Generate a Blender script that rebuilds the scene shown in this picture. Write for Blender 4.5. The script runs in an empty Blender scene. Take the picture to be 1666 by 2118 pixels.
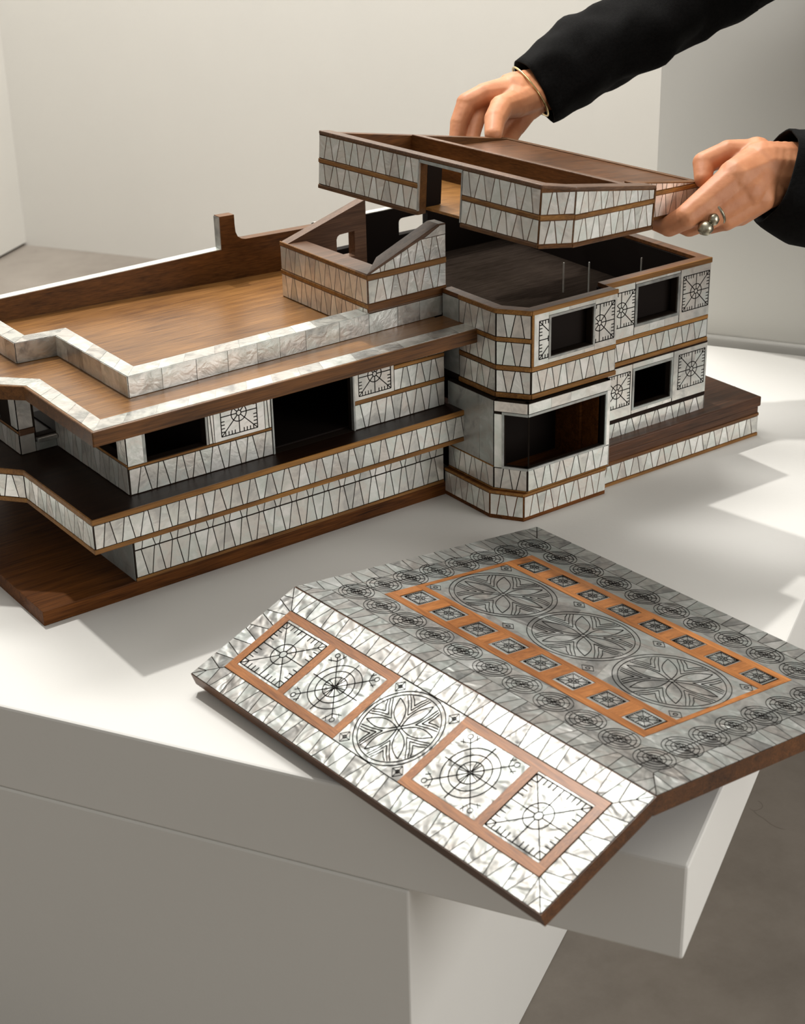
import bpy, bmesh, math, random
from mathutils import Vector, Matrix, noise
random.seed(7)
S = bpy.context.scene
COL = S.collection
ZT = 0.525                      # height of the table top above the floor
T0 = Vector((0, 0, ZT))

# ------------------------------------------------------------------ camera
cd = bpy.data.cameras.new('camera'); cam = bpy.data.objects.new('camera', cd); COL.objects.link(cam)
rx = Vector((0.8079432, -0.5888739, -0.0213383)); ry = -Vector((-0.2654316, -0.3313680, -0.9053957)); rz = -Vector((0.5260931, 0.7371721, -0.4240323))
Mc = Matrix(((rx.x, ry.x, rz.x), (rx.y, ry.y, rz.y), (rx.z, ry.z, rz.z))).to_4x4()
Mc.translation = Vector((-1.1642160, -1.3801052, 0.8601782)) + T0
cam.matrix_world = Mc
cd.sensor_fit = 'HORIZONTAL'; cd.sensor_width = 36.0; cd.lens = 3399.68 * 36.0 / 1666.0
cd.clip_start = 0.05; cd.clip_end = 60
cd.dof.use_dof = True; cd.dof.focus_distance = 1.93; cd.dof.aperture_fstop = 14
S.camera = cam
# ------------------------------------------------------------------ light
S.view_settings.view_transform = 'Standard'; S.view_settings.look = 'None'
S.view_settings.exposure = 0.0; S.view_settings.gamma = 1.0; S.view_settings.use_curve_mapping = False
wd = bpy.data.worlds.new('gallery_ambient'); S.world = wd; wd.use_nodes = True
wd.node_tree.nodes['Background'].inputs[0].default_value = (1.0, 0.965, 0.90, 1)
wd.node_tree.nodes['Background'].inputs[1].default_value = 0.345

def lamp(name, kind, loc, target, power, color, **kw):
    d = bpy.data.lights.new(name, kind); d.energy = power; d.color = color
    for k, v in kw.items(): setattr(d, k, v)
    o = bpy.data.objects.new(name, d); COL.objects.link(o)
    o.location = loc
    o.rotation_euler = (Vector(target) - Vector(loc)).to_track_quat('-Z', 'Y').to_euler()
    return o
lamp('track_spot', 'SPOT', (-0.05, 2.3, 4.7 + ZT), (0.05, 0.0, ZT), 530, (1.0, 0.975, 0.93), spot_size=math.radians(30), spot_blend=0.35, shadow_soft_size=0.05)
lamp('side_daylight', 'AREA', (1.25, -2.75, 0.85 + ZT), (0.0, -0.1, 0.1 + ZT), 42, (1.0, 0.985, 0.96), shape='RECTANGLE', size=1.6, size_y=1.6)
lamp('wall_washer', 'AREA', (0.75, 1.9, 3.3 + ZT), (1.6, 2.6, 0.2 + ZT), 128, (1.0, 0.98, 0.95), shape='RECTANGLE', size=1.6, size_y=0.8)

lamp('right_wall_fill', 'AREA', (-0.05, 0.28, 1.75 + ZT), (0.75, 0.70, 1.15 + ZT), 15, (1.0, 0.98, 0.94), shape='RECTANGLE', size=1.2, size_y=0.4)  # added fill with no visible source, brightens the right wall

# ------------------------------------------------------------------ materials
def new_mat(name):
    m = bpy.data.materials.new(name); m.use_nodes = True
    nt = m.node_tree; return m, nt, nt.nodes['Principled BSDF']
def N(nt, t, **kw):
    n = nt.nodes.new(t)
    for k, v in kw.items(): setattr(n, k, v)
    return n
def ramp(nt, stops):
    r = nt.nodes.new('ShaderNodeValToRGB'); e = r.color_ramp.elements
    e[0].position = stops[0][0]; e[0].color = (*stops[0][1], 1)
    e[1].position = stops[-1][0]; e[1].color = (*stops[-1][1], 1)
    for p, c in stops[1:-1]:
        q = e.new(p); q.color = (*c, 1)
    return r

def wood(name, dark, light, rough=0.35, axis='X', scale=1.0, coat=0.1, spec=0.28):
    m, nt, b = new_mat(name); L = nt.links.new
    tc = N(nt, 'ShaderNodeTexCoord'); mp = N(nt, 'ShaderNodeMapping')
    s = {'X': (6, 130, 130), 'Y': (130, 6, 130), 'Z': (130, 130, 6)}[axis]
    mp.inputs['Scale'].default_value = [v * scale for v in s]
    L(tc.outputs['Object'], mp.inputs['Vector'])
    n1 = N(nt, 'ShaderNodeTexNoise'); n1.inputs['Scale'].default_value = 1.0; n1.inputs['Detail'].default_value = 6; n1.inputs['Roughness'].default_value = 0.65; n1.inputs['Distortion'].default_value = 0.6
    L(mp.outputs[0], n1.inputs['Vector'])
    mp2 = N(nt, 'ShaderNodeMapping'); mp2.inputs['Scale'].default_value = [v * scale * 3.1 for v in s]
    L(tc.outputs['Object'], mp2.inputs['Vector'])
    n2 = N(nt, 'ShaderNodeTexNoise'); n2.inputs['Scale'].default_value = 1.6; n2.inputs['Detail'].default_value = 3
    L(mp2.outputs[0], n2.inputs['Vector'])
    n3 = N(nt, 'ShaderNodeTexNoise'); n3.inputs['Scale'].default_value = 9; n3.inputs['Detail'].default_value = 2
    L(tc.outputs['Object'], n3.inputs['Vector'])
    mx = N(nt, 'ShaderNodeMath', operation='MULTIPLY_ADD'); mx.inputs[1].default_value = 0.45; L(n2.outputs[0], mx.inputs[0])
    ma = N(nt, 'ShaderNodeMath', operation='MULTIPLY'); ma.inputs[1].default_value = 0.55; L(n1.outputs[0], ma.inputs[0]); L(ma.outputs[0], mx.inputs[2])
    mb = N(nt, 'ShaderNodeMath', operation='MULTIPLY_ADD'); mb.inputs[1].default_value = 0.35; L(n3.outputs[0], mb.inputs[0]); L(mx.outputs[0], mb.inputs[2])
    oi = N(nt, 'ShaderNodeObjectInfo')
    mo = N(nt, 'ShaderNodeMath', operation='MULTIPLY_ADD'); mo.inputs[1].default_value = 0.10; L(oi.outputs['Random'], mo.inputs[0]); L(mb.outputs[0], mo.inputs[2])
    r = ramp(nt, [(0.5, dark), (0.74, tuple((a + c) / 2 for a, c in zip(dark, light))), (0.95, light)])
    L(mo.outputs[0], r.inputs[0]); L(r.outputs[0], b.inputs['Base Color'])
    b.inputs['Roughness'].default_value = rough; b.inputs['Specular IOR Level'].default_value = spec
    b.inputs['Coat Weight'].default_value = coat; b.inputs['Coat Roughness'].default_value = 0.25
    bp = N(nt, 'ShaderNodeBump'); bp.inputs['Strength'].default_value = 0.25; bp.inputs['Distance'].default_value = 0.0005
    L(mx.outputs[0], bp.inputs['Height']); L(bp.outputs[0], b.inputs['Normal'])
    return m

WOOD_X = wood('walnut_x', (0.030, 0.012, 0.004), (0.215, 0.086, 0.022), 0.42, 'X')
WOOD_Y = wood('walnut_y', (0.030, 0.012, 0.004), (0.19, 0.084, 0.026), 0.42, 'Y')
DECK = wood('roof_deck_wood', (0.09, 0.034, 0.009), (0.43, 0.205, 0.058), 0.34, 'X', 0.9, 0.15)
STRIP = wood('amber_inlay_wood', (0.10, 0.037, 0.009), (0.40, 0.19, 0.045), 0.5, 'X', 1.0)
STRIP_Y = wood('amber_inlay_wood_y', (0.10, 0.037, 0.009), (0.40, 0.19, 0.045), 0.5, 'Y', 1.0)
LIDWOOD = wood('orange_inlay_wood_y', (0.15, 0.048, 0.011), (0.60, 0.235, 0.065), 0.4, 'Y', 1.2)
LIDWOOD_X = wood('orange_inlay_wood_x', (0.15, 0.048, 0.011), (0.55, 0.215, 0.06), 0.4, 'X', 1.2)
RIM = wood('rim_walnut', (0.04, 0.018, 0.009), (0.22, 0.115, 0.062), 0.38, 'X', 1.0, 0.25)
SHADEWOOD = wood('shadow_walnut', (0.006, 0.003, 0.002), (0.028, 0.012, 0.006), 0.5, 'X', 1.0, 0.0, 0.12)  # walnut made near-black to carry the shade under the eaves
REDWOOD = wood('base_walnut', (0.022, 0.007, 0.002), (0.22, 0.075, 0.016), 0.5, 'X', 1.0, 0.0, 0.12)

TRAY = wood('shade_dark_tray_wood', (0.003, 0.002, 0.0015), (0.036, 0.027, 0.021), 0.6, 'X', 2.2, 0.0)  # darkened in place of the roof's shadow, streaks in place of gloss
TRAY.node_tree.nodes['Principled BSDF'].inputs['Specular IOR Level'].default_value = 0.0
def nacre(name, lo, hi, metallic, rough, bump, tint=0.5, wdetail=3, wscale=55, wdist=2.5, coat=0.3, rvar=0.3):
    m, nt, b = new_mat(name); L = nt.links.new
    tc = N(nt, 'ShaderNodeTexCoord'); oi = N(nt, 'ShaderNodeObjectInfo')
    n = N(nt, 'ShaderNodeTexNoise', noise_dimensions='4D'); n.inputs['Scale'].default_value = 30; n.inputs['Detail'].default_value = 3; n.inputs['Roughness'].default_value = 0.55; n.inputs['Distortion'].default_value = 1.6
    mw = N(nt, 'ShaderNodeMath', operation='MULTIPLY'); mw.inputs[1].default_value = 40
    L(oi.outputs['Random'], mw.inputs[0]); L(mw.outputs[0], n.inputs['W']); L(tc.outputs['Object'], n.inputs['Vector'])
    ad = N(nt, 'ShaderNodeMath', operation='MULTIPLY_ADD'); ad.inputs[1].default_value = rvar
    L(oi.outputs['Random'], ad.inputs[0]); L(n.outputs[0], ad.inputs[2])
    mid = tuple((a + c) / 2 for a, c in zip(lo, hi))
    r = ramp(nt, [(0.42, lo), (0.62, (mid[0] * 1.03, mid[1], mid[2] * 0.97)), (0.70, (mid[0] * .97, mid[1] * 1.01, mid[2] * 0.99)), (0.92, hi)])
    L(ad.outputs[0], r.inputs[0])
    # faint pink / green iridescence, a property of each shell slice
    hs = N(nt, 'ShaderNodeTexNoise', noise_dimensions='4D'); hs.inputs['Scale'].default_value = 14
    L(mw.outputs[0], hs.inputs['W']); L(tc.outputs['Object'], hs.inputs['Vector'])
    ir = ramp(nt, [(0.35, (1.05, 0.97, 0.92)), (0.5, (1, 1, 0.99)), (0.65, (0.93, 1.0, 0.97))]); L(hs.outputs[0], ir.inputs[0])
    mm = N(nt, 'ShaderNodeMix', data_type='RGBA', blend_type='MULTIPLY'); mm.inputs[0].default_value = tint
    L(r.outputs[0], mm.inputs[6]); L(ir.outputs[0], mm.inputs[7]); L(mm.outputs[2], b.inputs['Base Color'])
    b.inputs['Metallic'].default_value = metallic; b.inputs['Roughness'].default_value = rough
    b.inputs['Coat Weight'].default_value = coat; b.inputs['Coat Roughness'].default_value = 0.12
    wv = N(nt, 'ShaderNodeTexNoise', noise_dimensions='4D'); wv.inputs['Scale'].default_value = wscale; wv.inputs['Detail'].default_value = wdetail; wv.inputs['Distortion'].default_value = wdist
    L(mw.outputs[0], wv.inputs['W']); L(tc.outputs['Object'], wv.inputs['Vector'])
    bp = N(nt, 'ShaderNodeBump'); bp.inputs['Strength'].default_value = bump; bp.inputs['Distance'].default_value = 0.004
    L(wv.outputs[0], bp.inputs['Height']); L(bp.outputs[0], b.inputs['Normal'])
    return m
NACRE = nacre('mother_of_pearl', (0.60, 0.59, 0.555), (1.0, 0.985, 0.95), 0.46, 0.25, 0.14, rvar=0.36)
NACRE_LID = nacre('mother_of_pearl_polished', (0.20, 0.20, 0.192), (0.50, 0.50, 0.485), 0.55, 0.41, 0.55, wdetail=1.0, wscale=42, wdist=1.4, coat=0.0)
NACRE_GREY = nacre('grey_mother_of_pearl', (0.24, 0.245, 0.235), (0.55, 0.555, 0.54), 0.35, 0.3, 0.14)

def plain(name, col, rough=0.5, metallic=0.0, nscale=0, amount=0.1, bump=0.0, bscale=200, spec=0.5):
    m, nt, b = new_mat(name); L = nt.links.new
    b.inputs['Base Color'].default_value = (*col, 1); b.inputs['Roughness'].default_value = rough; b.inputs['Metallic'].default_value = metallic
    b.inputs['Specular IOR Level'].default_value = spec
    tc = N(nt, 'ShaderNodeTexCoord')
    if nscale:
        n = N(nt, 'ShaderNodeTexNoise'); n.inputs['Scale'].default_value = nscale; n.inputs['Detail'].default_value = 8; n.inputs['Roughness'].default_value = 0.6
        L(tc.outputs['Object'], n.inputs['Vector'])
        r = ramp(nt, [(0.3, tuple(c * (1 - amount) for c in col)), (0.7, tuple(min(1, c * (1 + amount)) for c in col))])
        L(n.outputs[0], r.inputs[0]); L(r.outputs[0], b.inputs['Base Color'])
    if bump:
        n2 = N(nt, 'ShaderNodeTexNoise'); n2.inputs['Scale'].default_value = bscale; n2.inputs['Detail'].default_value = 3
        L(tc.outputs['Object'], n2.inputs['Vector'])
        bp = N(nt, 'ShaderNodeBump'); bp.inputs['Strength'].default_value = bump; bp.inputs['Distance'].default_value = 0.001
        L(n2.outputs[0], bp.inputs['Height']); L(bp.outputs[0], b.inputs['Normal'])
    return m
RESIN = plain('dark_inlay_resin', (0.018, 0.012, 0.008), 0.8, spec=0.1)
INK = plain('engraved_black_line', (0.012, 0.010, 0.009), 0.85, spec=0.05)
WHITE = plain('white_painted_board', (0.80, 0.785, 0.745), 0.55, nscale=2.5, amount=0.012, bump=0.12, bscale=260)
WALLP = plain('white_wall_paint', (0.74, 0.725, 0.685), 0.6, nscale=1.2, amount=0.02, bump=0.05, bscale=60)
WALLP2 = plain('lightened_wall_paint', (0.78, 0.765, 0.715), 0.6, nscale=1.2, amount=0.02, bump=0.05, bscale=60)  # light missing on the right wall put into a paler paint
GOLD = plain('pale_gold', (0.72, 0.56, 0.27), 0.22, 1.0)
SILVER = plain('tarnished_silver', (0.40, 0.37, 0.28), 0.33, 1.0, nscale=160, amount=0.6)

PITCH = plain('interior_shade_black', (0.008, 0.0045, 0.003), 0.75, spec=0.15)  # shade inside the rooms and tower put into a near-black colour
NACRE_MID = nacre('silvery_mother_of_pearl', (0.30, 0.295, 0.28), (0.80, 0.79, 0.755), 0.5, 0.26, 0.16, rvar=0.4)
def floor_mat():
    m, nt, b = new_mat('polished_concrete'); L = nt.links.new
    tc = N(nt, 'ShaderNodeTexCoord')
    n = N(nt, 'ShaderNodeTexNoise'); n.inputs['Scale'].default_value = 3.5; n.inputs['Detail'].default_value = 12; n.inputs['Roughness'].default_value = 0.7
    L(tc.outputs['Object'], n.inputs['Vector'])
    r = ramp(nt, [(0.3, (0.20, 0.172, 0.145)), (0.52, (0.275, 0.24, 0.205)), (0.75, (0.34, 0.30, 0.26))]); L(n.outputs[0], r.inputs[0])
    mp = N(nt, 'ShaderNodeMapping'); mp.inputs['Scale'].default_value = (3, 9, 3); mp.inputs['Rotation'].default_value = (0, 0, 0.7); L(tc.outputs['Object'], mp.inputs['Vector'])
    v = N(nt, 'ShaderNodeTexVoronoi', feature='DISTANCE_TO_EDGE'); v.inputs['Scale'].default_value = 2.2; v.inputs['Randomness'].default_value = 1
    n4 = N(nt, 'ShaderNodeTexNoise'); n4.inputs['Scale'].default_value = 6; L(tc.outputs['Object'], n4.inputs['Vector'])
    mxv = N(nt, 'ShaderNodeMix', data_type='VECTOR'); mxv.inputs[0].default_value = 0.75; L(mp.outputs[0], mxv.inputs[4]); L(n4.outputs[1], mxv.inputs[5]); L(mxv.outputs[1], v.inputs['Vector'])
    lt = N(nt, 'ShaderNodeMath', operation='LESS_THAN'); lt.inputs[1].default_value = 0.004; L(v.outputs[0], lt.inputs[0])
    n5 = N(nt, 'ShaderNodeTexNoise'); n5.inputs['Scale'].default_value = 5; L(tc.outputs['Object'], n5.inputs['Vector'])
    gt = N(nt, 'ShaderNodeMath', operation='GREATER_THAN'); gt.inputs[1].default_value = 0.56; L(n5.outputs[0], gt.inputs[0])
    mu = N(nt, 'ShaderNodeMath', operation='MULTIPLY'); L(lt.outputs[0], mu.inputs[0]); L(gt.outputs[0], mu.inputs[1])
    mu2 = N(nt, 'ShaderNodeMath', operation='MULTIPLY'); mu2.inputs[1].default_value = 0.5; L(mu.outputs[0], mu2.inputs[0])
    mx = N(nt, 'ShaderNodeMix', data_type='RGBA'); mx.inputs[7].default_value = (0.12, 0.10, 0.085, 1)
    L(mu2.outputs[0], mx.inputs[0]); L(r.outputs[0], mx.inputs[6]); L(mx.outputs[2], b.inputs['Base Color'])
    b.inputs['Roughness'].default_value = 0.32
    return m
FLOORM = floor_mat()

def skin_mat():
    m, nt, b = new_mat('warm_skin'); L = nt.links.new
    tc = N(nt, 'ShaderNodeTexCoord')
    n = N(nt, 'ShaderNodeTexNoise'); n.inputs['Scale'].default_value = 38; n.inputs['Detail'].default_value = 4; L(tc.outputs['Object'], n.inputs['Vector'])
    r = ramp(nt, [(0.3, (0.50, 0.190, 0.082)), (0.7, (0.66, 0.290, 0.140))]); L(n.outputs[0], r.inputs[0]); L(r.outputs[0], b.inputs['Base Color'])
    b.inputs['Roughness'].default_value = 0.55
    b.inputs['Subsurface Weight'].default_value = 0.12; b.inputs['Subsurface Scale'].default_value = 0.01; b.inputs['Subsurface Radius'].default_value = (1, 0.35, 0.2)
    n2 = N(nt, 'ShaderNodeTexNoise'); n2.inputs['Scale'].default_value = 170; n2.inputs['Detail'].default_value = 4; L(tc.outputs['Object'], n2.inputs['Vector'])
    bp = N(nt, 'ShaderNodeBump'); bp.inputs['Strength'].default_value = 0.25; bp.inputs['Distance'].default_value = 0.0012; L(n2.outputs[0], bp.inputs['Height']); L(bp.outputs[0], b.inputs['Normal'])
    return m
SKIN = skin_mat()
KNIT = plain('black_knit', (0.0045, 0.0042, 0.004), 0.95, nscale=300, amount=0.5, bump=0.5, bscale=900, spec=0.15)
HAIR = plain('dark_hair', (0.02, 0.012, 0.008), 0.5)
TROUSER = plain('charcoal_trousers', (0.02, 0.02, 0.022), 0.9)

# ------------------------------------------------------------------ building helpers
def tag(o, label=None, cat=None, group=None, kind=None):
    if label: o['label'] = label
    if cat: o['category'] = cat
    if group: o['group'] = group
    if kind: o['kind'] = kind
    return o
def thing(name, loc, label, cat, group=None):
    o = bpy.data.objects.new(name, None); COL.objects.link(o); o.location = Vector(loc) + T0; o.empty_display_size = 0.05
    o['org'] = list(loc)
    return tag(o, label, cat, group)
ORG = {}
class MB:
    def __init__(s): s.v = []; s.f = []
    def add(s, vs, fs):
        k = len(s.v); s.v += [tuple(p) for p in vs]; s.f += [tuple(i + k for i in f) for f in fs]
    def box(s, a, b):
        x0, y0, z0 = a; x1, y1, z1 = b
        s.add([(x0,y0,z0),(x1,y0,z0),(x1,y1,z0),(x0,y1,z0),(x0,y0,z1),(x1,y0,z1),(x1,y1,z1),(x0,y1,z1)],
              [(0,3,2,1),(4,5,6,7),(0,1,5,4),(1,2,6,5),(2,3,7,6),(3,0,4,7)])
    def prism(s, poly, z0, z1, zf0=None, zf1=None):
        a = sum(poly[i][0]*poly[(i+1)%len(poly)][1]-poly[(i+1)%len(poly)][0]*poly[i][1] for i in range(len(poly)))
        if a < 0: poly = poly[::-1]
        n = len(poly)
        lo = [(p[0], p[1], zf0(p) if zf0 else z0) for p in poly]; hi = [(p[0], p[1], zf1(p) if zf1 else z1) for p in poly]
        s.add(lo + hi, [tuple(range(n-1, -1, -1)), tuple(range(n, 2*n))] + [(i, (i+1)%n, n+(i+1)%n, n+i) for i in range(n)])
    def build(s, name, mat, parent=None, org=(0,0,0), bevel=0, label=None, smooth=False, xf=None):
        me = bpy.data.meshes.new(name); o3 = Vector(org)
        vs = [Vector(p) for p in s.v]
        if xf: vs = [xf @ p if isinstance(xf, Matrix) else xf(p) for p in vs]
        me.from_pydata([p - o3 for p in vs], [], s.f); me.materials.append(mat)
        if smooth: me.polygons.foreach_set('use_smooth', [True]*len(me.polygons))
        o = bpy.data.objects.new(name, me); COL.objects.link(o)
        if parent: o.parent = parent
        if bevel:
            b = o.modifiers.new('bevel', 'BEVEL'); b.width = bevel; b.segments = 2; b.limit_method = 'ANGLE'; b.angle_limit = 0.6
        if label: o['label'] = label
        return o

class Face:
    """a flat facade: origin, unit U along, unit V up, N out; xf maps thing-local design space to house space"""
    def __init__(s, O, U, V, org=(0,0,0), xf=None):
        s.O = Vector(O); s.U = Vector(U).normalized(); s.V = Vector(V).normalized(); s.Nn = s.U.cross(s.V).normalized(); s.org = Vector(org); s.xf = xf
    def P(s, u, v, d=0):
        return s.O + s.U*u + s.V*v + s.Nn*d
def wallface(p0, p1, org=(0,0,0), xf=None):
    d = Vector((p1[0]-p0[0], p1[1]-p0[1], 0))
    f = Face((p0[0], p0[1], 0), d, (0,0,1), org, xf); f.L = d.length
    return f

def clip(poly, a, b, c):
    """keep a*u+b*v<=c"""
    out = []
    for i in range(len(poly)):
        p, q = poly[i], poly[(i+1) % len(poly)]
        dp = a*p[0]+b*p[1]-c; dq = a*q[0]+b*q[1]-c
        if dp <= 0: out.append(p)
        if (dp < 0 < dq) or (dq < 0 < dp):
            t = dp/(dp-dq); out.append((p[0]+(q[0]-p[0])*t, p[1]+(q[1]-p[1])*t))
    return out
def area(p): return 0.5*sum(p[i][0]*p[(i+1)%len(p)][1]-p[(i+1)%len(p)][0]*p[i][1] for i in range(len(p)))
def inset(poly, g):
    if area(poly) < 0: poly = poly[::-1]
    out = list(poly)
    for i in range(len(poly)):
        p, q = poly[i], poly[(i+1) % len(poly)]
        dx, dy = q[0]-p[0], q[1]-p[1]; l = math.hypot(dx, dy)
        if l < 1e-6: continue
        nx, ny = dy/l, -dx/l            # outward
        out = clip(out, nx, ny, nx*p[0]+ny*p[1]-g)
        if len(out) < 3: return []
    return out
def plate(F, poly, mat, name, parent, d0=-0.0004, d1=0.0008, jit=0.0, label=None):
    if len(poly) < 3 or abs(area(poly)) < 2e-7: return None
    if area(poly) < 0: poly = poly[::-1]
    n = len(poly); cu = sum(p[0] for p in poly)/n; cv = sum(p[1] for p in poly)/n
    ext = max(abs(p[0]-cu)+abs(p[1]-cv) for p in poly); jit = min(jit, .00028/ext)
    ja, jb = random.uniform(-jit, jit), random.uniform(-jit, jit)
    lo = [F.P(p[0], p[1], d0) for p in poly]; hi = [F.P(p[0], p[1], d1 + (p[0]-cu)*ja + (p[1]-cv)*jb) for p in poly]
    m = MB(); m.add(lo+hi, [tuple(range(n-1,-1,-1)), tuple(range(n, 2*n))] + [(i,(i+1)%n,n+(i+1)%n,n+i) for i in range(n)])
    return m.build(name, mat, parent, F.org, xf=F.xf, label=label)
def rect(u0, u1, v0, v1): return [(u0,v0),(u1,v0),(u1,v1),(u0,v1)]
def strip(F, u0, u1, v0, v1, parent, mat=None, name='wood_strip', proud=0.0014):
    o = plate(F, rect(u0,u1,v0,v1), mat or STRIP, name, parent, -0.0008, proud)
    b = o.modifiers.new('bevel','BEVEL'); b.width = 0.0006; b.segments = 1
    return o
def tri_band(F, u0, u1, v0, v1, parent, pitch=0.0113, mat=None, gap=0.0006, clips=(), jit=0.02, name='nacre_tile', amp=0.25, d1=0.0007):
    """mother-of-pearl slices divided by lines that lean left and right in turn"""
    mat = mat or NACRE
    n = max(2, round((u1-u0)/pitch)); p = (u1-u0)/n; s = random.choice((-1, 1)); h = v1-v0
    lines = [(u0, u0)]
    for k in range(1, n):
        c = u0 + k*p; a = amp*p*s + random.uniform(-.05,.05)*p; j = random.uniform(-.06,.06)*p
        lines.append((c - a + j, c + a + j)); s = -s
    lines.append((u1, u1))
    for (b0, t0), (b1, t1) in zip(lines, lines[1:]):
        poly = [(b0, v0), (b1, v0), (t1, v1), (t0, v1)]
        for c in clips:
            poly = clip(poly, *c)
            if len(poly) < 3: break
        if len(poly) < 3 or abs(area(poly)) < 3e-6: continue
        q = inset(poly, gap)
        if len(q) >= 3 and abs(area(q)) > 2.5e-6: plate(F, q, mat, name, parent, -0.0004, d1, jit)
def blocks(F, u0, u1, v0, v1, parent, size=0.037, mat=None, name='nacre_tile', gap=0.00012, jit=0.012, clips=()):
    u = u0
    while u < u1 - 1e-5:
        w = size*random.uniform(.75, 1.25)
        if u1-(u+w) < size*.5: w = u1-u
        poly = rect(u, u+w, v0, v1)
        for c in clips: poly = clip(poly, *c)
        if len(poly) >= 3: plate(F, inset(poly, gap), mat or NACRE, name, parent, -0.0004, 0.0008, jit)
        u += w
def shatter(F, poly, n, parent, mat, name='nacre_tile', jit=0.05, gap=0.00004, d1=0.0007, clips=()):
    ps = [poly]
    for _ in range(n):
        ps.sort(key=lambda q: -abs(area(q))); q = ps.pop(0)
        cu = sum(p[0] for p in q)/len(q); cv = sum(p[1] for p in q)/len(q); a = random.choice((0, math.pi/2)) + random.uniform(-.5, .5)
        na, nb = math.cos(a), math.sin(a); c = na*cu + nb*cv + random.uniform(-.1,.1)*math.sqrt(abs(area(q)))
        for h in (clip(q, na, nb, c), clip(q, -na, -nb, -c)):
            if len(h) >= 3: ps.append(h)
    for q in ps: plate(F, inset(q, gap), mat, name, parent, -0.0004, d1, jit)

class Ink:
    """black inlaid line work, a thin raised fillet on a facade"""
    def __init__(s, F, d0=0.0006, d1=0.00105, w=0.0011, box=None): s.F = F; s.m = MB(); s.d0 = d0; s.d1 = d1; s.w = w; s.box = box
    def seg(s, a, b, w=None):
        w = (w or s.w)/2; dx, dy = b[0]-a[0], b[1]-a[1]; l = math.hypot(dx, dy)
        if l < 1e-6: return
        if s.box:
            u0, u1, v0, v1 = s.box; t0, t1 = 0.0, 1.0
            for p, q in ((-dx, a[0]-u0), (dx, u1-a[0]), (-dy, a[1]-v0), (dy, v1-a[1])):
                if abs(p) < 1e-12:
                    if q < 0: return
                elif p < 0: t0 = max(t0, q/p)
                else: t1 = min(t1, q/p)
            if t0 >= t1: return
            a, b = (a[0]+dx*t0, a[1]+dy*t0), (a[0]+dx*t1, a[1]+dy*t1)
        nx, ny = -dy/l*w, dx/l*w
        q = [(a[0]+nx, a[1]+ny), (a[0]-nx, a[1]-ny), (b[0]-nx, b[1]-ny), (b[0]+nx, b[1]+ny)]
        lo = [s.F.P(*p, s.d0) for p in q]; hi = [s.F.P(*p, s.d1) for p in q]
        s.m.add(lo+hi, [(4,5,6,7),(0,1,5,4),(1,2,6,5),(2,3,7,6),(3,0,4,7)])
    def line(s, pts, w=None):
        for a, b in zip(pts, pts[1:]): s.seg(a, b, w)
    def arc(s, c, r, a0=0, a1=360, n=28, w=None):
        s.line([(c[0]+r*math.cos(math.radians(a0+(a1-a0)*i/n)), c[1]+r*math.sin(math.radians(a0+(a1-a0)*i/n))) for i in range(n+1)], w)
    def build(s, parent, name='inlay_lines'):
        if s.m.v: return s.m.build(name, INK, parent, s.F.org, xf=s.F.xf)

def sundial(K, c, h):
    """square with cross, diagonals, a spoked ring and ruler ticks"""
    cu, cv = c
    K.line([(cu-h,cv-h),(cu+h,cv-h),(cu+h,cv+h),(cu-h,cv+h),(cu-h,cv-h)])
    r0 = h*.13
    for k in range(8):
        a = math.radians(45*k); R = h/max(abs(math.cos(a)), abs(math.sin(a)))
        K.seg((cu+r0*math.cos(a), cv+r0*math.sin(a)), (cu+R*math.cos(a), cv+R*math.sin(a)))
    K.arc(c, h*.42); K.arc(c, r0, n=14)
    for t in (-.78, -.6, -.42, -.25, .25, .42, .6, .78):
        l = h*.2
        K.seg((cu+t*h, cv-h), (cu+t*h, cv-h+l)); K.seg((cu+t*h, cv+h), (cu+t*h, cv+h-l))
        K.seg((cu-h, cv+t*h), (cu-h+l, cv+t*h)); K.seg((cu+h, cv+t*h), (cu+h-l, cv+t*h))
def astrolabe(K, c, h):
    cu, cv = c
    for f in (.06, .36, .58, .80): K.arc(c, h*f, n=14 if f < .1 else 36)
    for k in range(12):
        a = math.radians(30*k+15); K.seg((cu+h*.06*math.cos(a), cv+h*.06*math.sin(a)), (cu+h*.36*math.cos(a), cv+h*.36*math.sin(a)), K.w*.7)
    for sx, sy in ((1,1),(1,-1),(-1,1),(-1,-1)):
        K.seg((cu+sx*h*.05, cv+sy*h*.05), (cu+sx*h*.8, cv+sy*h*.8)); K.arc((cu+sx*h*.86, cv+sy*h*.86), h*.075, n=12, w=K.w*.8)
        K.line([(cu+sx*h*.98, cv+sy*h*.6), (cu+sx*h*.7, cv+sy*h*.7), (cu+sx*h*.6, cv+sy*h*.98)], K.w*.8)
        K.seg((cu+sx*h*.98, cv+sy*h*.7), (cu+sx*h*.86, cv+sy*h*.6), K.w*.7); K.seg((cu+sx*h*.6, cv+sy*h*.86), (cu+sx*h*.72, cv+sy*h*.98), K.w*.7)
    K.seg((cu-h*.95, cv), (cu+h*.95, cv)); K.seg((cu, cv-h*.95), (cu, cv+h*.95))
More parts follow.
